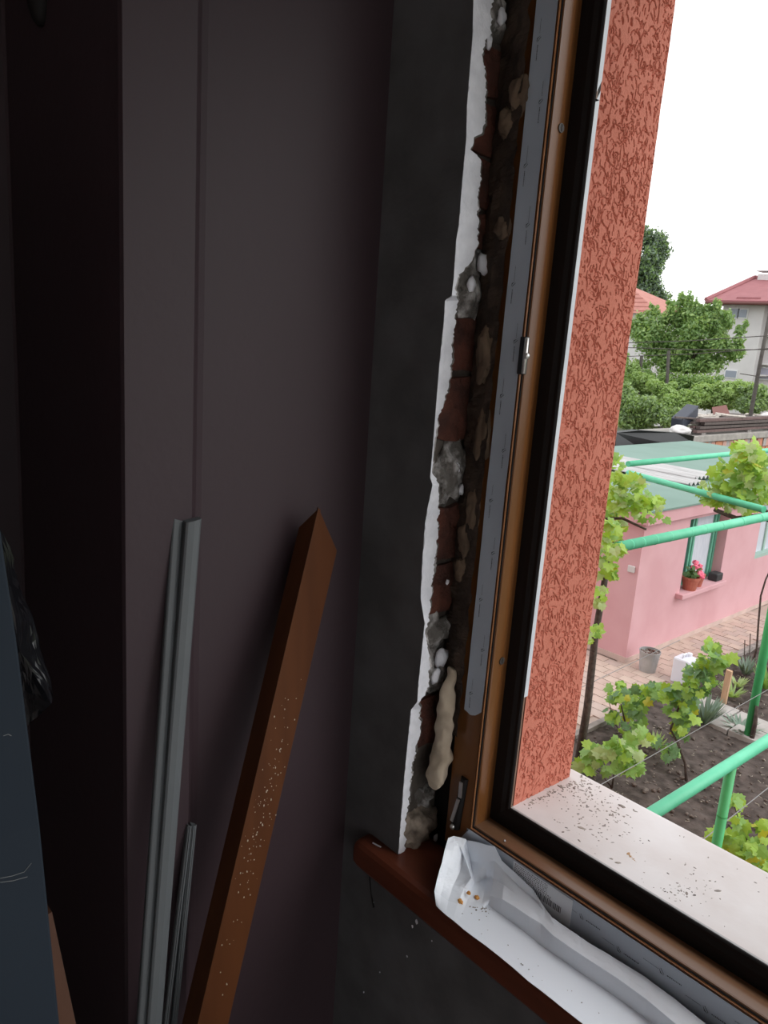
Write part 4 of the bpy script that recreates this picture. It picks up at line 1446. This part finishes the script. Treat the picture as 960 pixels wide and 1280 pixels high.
# ---------------------------------------------------------------- trees and hedge
def foliage(name, parent, blobs, n_, size, mats, seed, kind='stuff'):
    r_ = np.random.default_rng(seed)
    sub = []
    for b_ in blobs:
        for k_ in range(14):
            d_ = r_.normal(size=3)
            d_ *= (.25 + .6 * r_.random()) / np.linalg.norm(d_)
            q_ = r_.uniform(.25, .48)
            sub.append((b_[0] + d_[0] * b_[3], b_[1] + d_[1] * b_[4], b_[2] + d_[2] * b_[5], b_[3] * q_, b_[4] * q_, b_[5] * q_ * 1.15))
    blobs = sub
    w = np.array([b[3] * b[4] * b[5] for b in blobs]) ** .67
    w = w / w.sum()
    idx = r_.choice(len(blobs), n_, p=w)
    bl = np.array(blobs)[idx]
    d = r_.normal(size=(n_, 3))
    d /= np.linalg.norm(d, axis=1)[:, None]
    rad = r_.random(n_) ** .4
    rad = rad * (1 + .14 * r_.normal(size=n_))
    pos = bl[:, :3] + d * rad[:, None] * bl[:, 3:6]
    nrm = d * .6 + r_.normal(size=(n_, 3)) * .6 + np.array([0, 0, .35])
    nrm /= np.linalg.norm(nrm, axis=1)[:, None]
    t = np.cross(nrm, r_.normal(size=(n_, 3)))
    t /= np.linalg.norm(t, axis=1)[:, None]
    b = np.cross(nrm, t)
    s = size * r_.uniform(.6, 1.3, n_)[:, None]
    v = np.stack([pos - t * s, pos - b * s * .5 + nrm * s * .12, pos + t * s, pos + b * s * .5 + nrm * s * .12], 1).reshape(-1, 3)
    f = np.arange(n_ * 4).reshape(-1, 4)
    m_ = bpy.data.meshes.new(name)
    m_.from_pydata((v - np.array(parent_loc(parent))).tolist(), [], f.tolist())
    for q in mats:
        m_.materials.append(q)
    mi = r_.integers(0, len(mats), n_)
    m_.polygons.foreach_set('material_index', mi.tolist())
    o = bpy.data.objects.new(name, m_)
    COL.objects.link(o)
    o.parent = parent
    o['kind'] = kind
    return o


def px_blobs(lst, Y, depth=.8):
    out = []
    for px, py, rx, ry in lst:
        c = on('y', px, py, Y)
        k = (Vector(c) - Vector((0, 0, EYE))).length / FPX
        out.append((c.x, c.y, c.z, rx * k, max(rx, ry) * k * depth, ry * k))
    return out


def tree(name, label, cat, base_px, Y, blobs, n_, size, mats, seed, trunk=True, group=None, limbs=()):
    b = on('y', *base_px, Y)
    t = thing(name, (b.x, b.y, 0), label, cat, group)
    if trunk:
        top = on('y', blobs[0][0], blobs[0][1], Y)
        MB().tube([(b.x, b.y, -.1), (b.x + (top.x - b.x) * .4, b.y, top.z * .5), top], [.16, .12, .05], 7).build('trunk', M_bark, t, smooth=True)
    for q in limbs:
        MB().tube([on('y', *z, Y) for z in q], [.07, .05, .02][:len(q)], 6).build('limb', M_bark, t, smooth=True)
    foliage('foliage', t, px_blobs(blobs, Y), n_, size, mats, seed)
    return t


tree('tree', 'broad bright green tree between the jamb and the pale house', 'tree', (850, 500), 36,
     [(865, 425, 34, 30), (820, 425, 34, 30), (900, 430, 26, 22), (800, 410, 22, 20), (845, 395, 20, 18), (880, 400, 22, 16), (905, 402, 14, 16), (915, 440, 16, 10), (830, 455, 36, 18), (880, 455, 30, 16), (925, 428, 9, 8), (890, 388, 10, 9), (815, 392, 12, 10), (852, 378, 4, 16), (862, 381, 3, 15), (871, 384, 3, 13), (838, 384, 4, 12), (897, 384, 4, 12), (924, 415, 8, 7), (932, 405, 4, 6)],
     22000, .10, [L_tree, L_tree2, L_tree], 1, True, None, [[(833, 500), (836, 470), (842, 440)], [(845, 478), (860, 455), (880, 430)]])
tree('tree', 'tall dark tree rising behind the orange-red roof beside the jamb', 'tree', (800, 470), 78,
     [(808, 325, 28, 30), (800, 300, 20, 22), (815, 345, 24, 22), (800, 370, 30, 20), (826, 372, 12, 12), (780, 330, 24, 36)], 20000, .21, [L_fir, L_fir, L_tree], 2)
hedge = [('leafy shrub behind the two dark fence posts under the broad tree', 822, 490, 34.5, [(812, 478, 20, 14), (840, 482, 22, 14), (862, 480, 22, 14), (885, 478, 22, 12), (800, 492, 20, 12), (835, 496, 24, 12), (870, 496, 24, 12)], [L_tree, L_bush]),
         ('shrub filling the gap behind the timber pile and the leaning pole', 910, 492, 34.5, [(905, 486, 24, 12), (925, 490, 22, 12), (900, 500, 26, 10), (945, 496, 16, 10)], [L_bush, L_tree2]),
         ('grey-green shrub beside the jamb above the dark gap behind the green roof', 800, 520, 30, [(795, 515, 32, 26), (825, 520, 28, 18), (780, 495, 18, 22), (790, 540, 16, 10), (815, 545, 12, 7)], [L_bush2, L_bush]),
         ('light green shrub left of the timber pile', 840, 505, 31, [(845, 503, 26, 20), (860, 498, 20, 14), (830, 488, 18, 12)], [L_bush, L_tree2]),
         ('light green shrub directly behind the timber pile', 895, 500, 32, [(893, 495, 28, 14), (880, 488, 20, 10), (910, 490, 18, 12)], [L_bush, L_tree2]),
         ('green shrub at the foot of the dark leaning pole', 935, 500, 32, [(930, 498, 20, 14), (950, 505, 16, 16), (945, 488, 12, 8)], [L_bush, L_bush2]),
         ('yellow-green shrub beside the jamb under the broad tree', 790, 475, 33, [(785, 470, 22, 16), (805, 478, 20, 12), (778, 455, 8, 14)], [L_tree2, L_bush])]
for i, (lab, px, py, Y, bl, ms) in enumerate(hedge):
    tree('shrub', lab, 'shrub', (px, py + 20), Y, bl, 11000, .085, ms, 20 + i, True)

# ---------------------------------------------------------------- far houses, pole and wires
Yh = 46.0
c0_ = on('y', 893, 379, Yh)
c1_ = on('y', 957, 381, Yh)
ridge = on('y', 944, 346.5, Yh)
bh = thing('building', (c0_.x, Yh, 0), 'pale house with red hipped roof at the right edge beyond the trees', 'building')
ez = c0_.z
L1, L2 = c0_.x + .2, c1_.x - .35
MB().box(L1, L2, Yh + .8, Yh + 11, -1, ez).build('wall', M_hwall, bh)
rz = ridge.z + .4
dxr = ridge.x
rm = MB()
x0, x1, y0, y1 = c0_.x - .55, c1_.x + .25, Yh, Yh + 12
ry = Yh + 4.5
rtop = on('y', 944, 347, ry)
rtop2 = on('y', 1010, 349, ry)
rm.add([(x0, y0, ez), (x1, y0, ez), (x1 + 6, y0 + 3, ez), (x1 + 6, y1, ez), (x0, y1, ez), rtop, rtop2, (x0, y0, ez + .18), (x1, y0, ez + .18), (x1 + 6, y0 + 3, ez + .18), (x1 + 6, y1, ez + .18), (x0, y1, ez + .18)],
       [(0, 1, 8, 7), (1, 2, 9, 8), (4, 0, 7, 11), (7, 8, 6, 5), (8, 9, 6), (11, 7, 5), (9, 10, 6), (10, 11, 5, 6), (4, 3, 2, 1, 0)])
rm.build('roof', M_hroof, bh)
MB().tube([(x0, y0, ez + .02), (x1, y0, ez + .02)], .09, 8).tube([(x1, y0, ez + .02), (x1 + 6, y0 + 3, ez + .02)], .09, 8).build('gutter', M_gutter, bh, kind=None)
MB().tube([Vector((x0, y0, ez + .2)), Vector(rtop) + Vector((0, 0, .03))], .13, 6).build('hip_tile_row', M_hroof, bh)
MB().tube([Vector(rtop), Vector(rtop2)], .14, 6).build('ridge_tile_row', M_hroof, bh)
for k in (373, 377):
    sa, sb_ = on('y', 921 if k == 373 else 924, k - .5, Yh + .35), on('y', 951 if k == 373 else 955, k, Yh + .35)
    MB().bar(sa, sb_, .08, .10).build('snow_guard', M_hroof, bh)
ca = on('y', 950, 350, ry)
MB().box(ca.x, ca.x + 1.6, ry - .4, ry + .4, ca.z - .6, on('y', 950, 343.5, ry).z).build('chimney', M_hwall, bh)
MB().box(ca.x - .1, ca.x + 1.7, ry - .5, ry + .5, on('y', 950, 340, ry).z, on('y', 950, 339, ry).z).build('chimney_cap', M_hwall, bh)


def far_win(parent, px0, py0, px1, py1, Yw, nm='window', pane=M_glassd, frame=M_hwall):
    a, b = on('y', px0, py0, Yw), on('y', px1, py1, Yw)
    w = MB().box(a.x - .07, b.x + .07, Yw - .05, Yw + .02, b.z - .07, a.z + .07).build(nm, frame, parent)
    MB().box(a.x, b.x, Yw - .08, Yw - .04, b.z, a.z).build('pane', pane, w)


M_frame_w = mat('white_window_frame', (.70, .70, .70), None, rough=.6)
far_win(bh, 913, 386, 921.5, 397, Yh + .8, frame=M_frame_w)
far_win(bh, 925, 387, 933, 397, Yh + .8, frame=M_frame_w)
far_win(bh, 922, 408, 932, 413, Yh + .8, frame=M_hwall)
far_win(bh, 908, 463, 920, 472, Yh + .8, frame=M_frame_w)
# side wing of the house with pipe, ledges and a lower window, running to the frame edge
wx = MB()
a = on('y', 943, 390, Yh + 1.6)
wx.box(a.x, a.x + 9, Yh + 1.6, Yh + 11, -1, ez - .02)
wx.build('wing', mat('pale_wing_wall', (.56, .53, .525), (.60, .57, .565), 1, .9), bh)
for px0, py0, px1 in ((941, 454, 975), (943, 419, 975), (937, 468, 960)):
    q0, q1 = on('y', px0, py0, Yh + 1.4), on('y', px1, py0, Yh + 1.4)
    MB().box(q0.x, q1.x, Yh + 1.2, Yh + 1.6, q0.z - .05, q0.z + .05).build('ledge', M_hwall, bh)
far_win(bh, 952, 460, 972, 475, Yh + 1.55, pane=mat('lilac_glass', (.34, .33, .40), None, rough=.3), frame=M_frame_w)
q0, q1 = on('y', 948, 387, Yh + 1.5), on('y', 945, 470, Yh + 1.5)
MB().tube([q0, (q0.x, q0.y, q1.z)], .06, 6).build('downpipe', M_hwall, bh)

# small orange-red roofed house by the jamb
Yo2 = 52.0
e0, e1 = on('y', 780, 385, Yo2), on('y', 822, 392, Yo2)
ap = on('y', 786, 356, Yo2 + 4)
sh = thing('building', (e0.x, Yo2, 0), 'small house with orange-red tiled roof peeping out beside the jamb', 'building')
MB().box(e0.x - 4, e1.x - .2, Yo2 + .4, Yo2 + 8, 0, e1.z + .1).build('wall', M_hwall, sh)
MB().add([(e0.x - 5, Yo2, e1.z), (e1.x + .1, Yo2, e1.z), (e1.x + .1, Yo2 + 9, e1.z), (e0.x - 5, Yo2 + 9, e1.z), ap + Vector((-4, 0, 0)), ap],
         [(0, 1, 5, 4), (1, 2, 5), (2, 3, 4, 5), (3, 0, 4), (3, 2, 1, 0)]).build('roof', M_hroof2, sh)
for i in range(7):
    t = (i + .5) / 7
    a = Vector((e0.x - 5, Yo2, e1.z)).lerp(ap + Vector((-4, 0, 0)), t)
    b = Vector((e1.x + .1, Yo2, e1.z)).lerp(ap, t)
    MB().bar(a, b, .10, .10).build('tile_row', M_hroof2, sh)
b3_ = on('y', 906, 452, 62)
hid = thing('building', (b3_.x, 62, 0), 'pale building glimpsed through the leaves of the broad tree', 'building')
MB().box(b3_.x - 14, b3_.x - 2.4, 62, 68, 0, on('y', 860, 398, 62).z).build('wall', M_hwall, hid)
MB().box(b3_.x - 14.4, b3_.x - 2.0, 61.8, 68.4, on('y', 860, 398, 62).z, on('y', 860, 396, 62).z).build('roof', M_hroof2, hid)

Yp = 29.5
pb_ = on('y', 938, 520, Yp)
MB().tube([(pb_.x - .4, pb_.y, -.1), pb_, on('y', 949, 460, Yp), on('y', 963, 388, Yp)], [.08, .08, .075, .065], 8).build('pole', M_post, smooth=True, label='dark leaning pole before the pale house at the right edge', cat='pole')
for px0, y0_, px1, y1_, lab in ((833, 492, 836, 438, 'dark fence post under the broad tree, right one of the two'), (798, 490, 802, 445, 'dark fence post under the broad tree, left one of the two')):
    fp = on('y', px0, y0_, 33.5)
    MB().tube([(fp.x, fp.y, -.1), fp, on('y', px1, y1_, 33.5)], .075, 7).build('fence_post', M_post, label=lab, cat='post')
for (a, b, lab) in (((770, 429), (970, 419), 'upper overhead wire in front of the broad tree'), ((770, 434), (970, 437), 'thick middle overhead wire meeting the leaning pole'), ((770, 446), (970, 435), 'lower overhead wire in front of the broad tree'), ((925, 467), (975, 471), 'short wire low on the pale house')):
    p0, p1 = on('y', *a, 29.0), on('y', *b, 29.0)
    MB().tube([p0, p0.lerp(p1, .5) + Vector((0, 0, -.05)), p1], .016, 5).build('overhead_wire', M_post, label=lab, cat='wire')
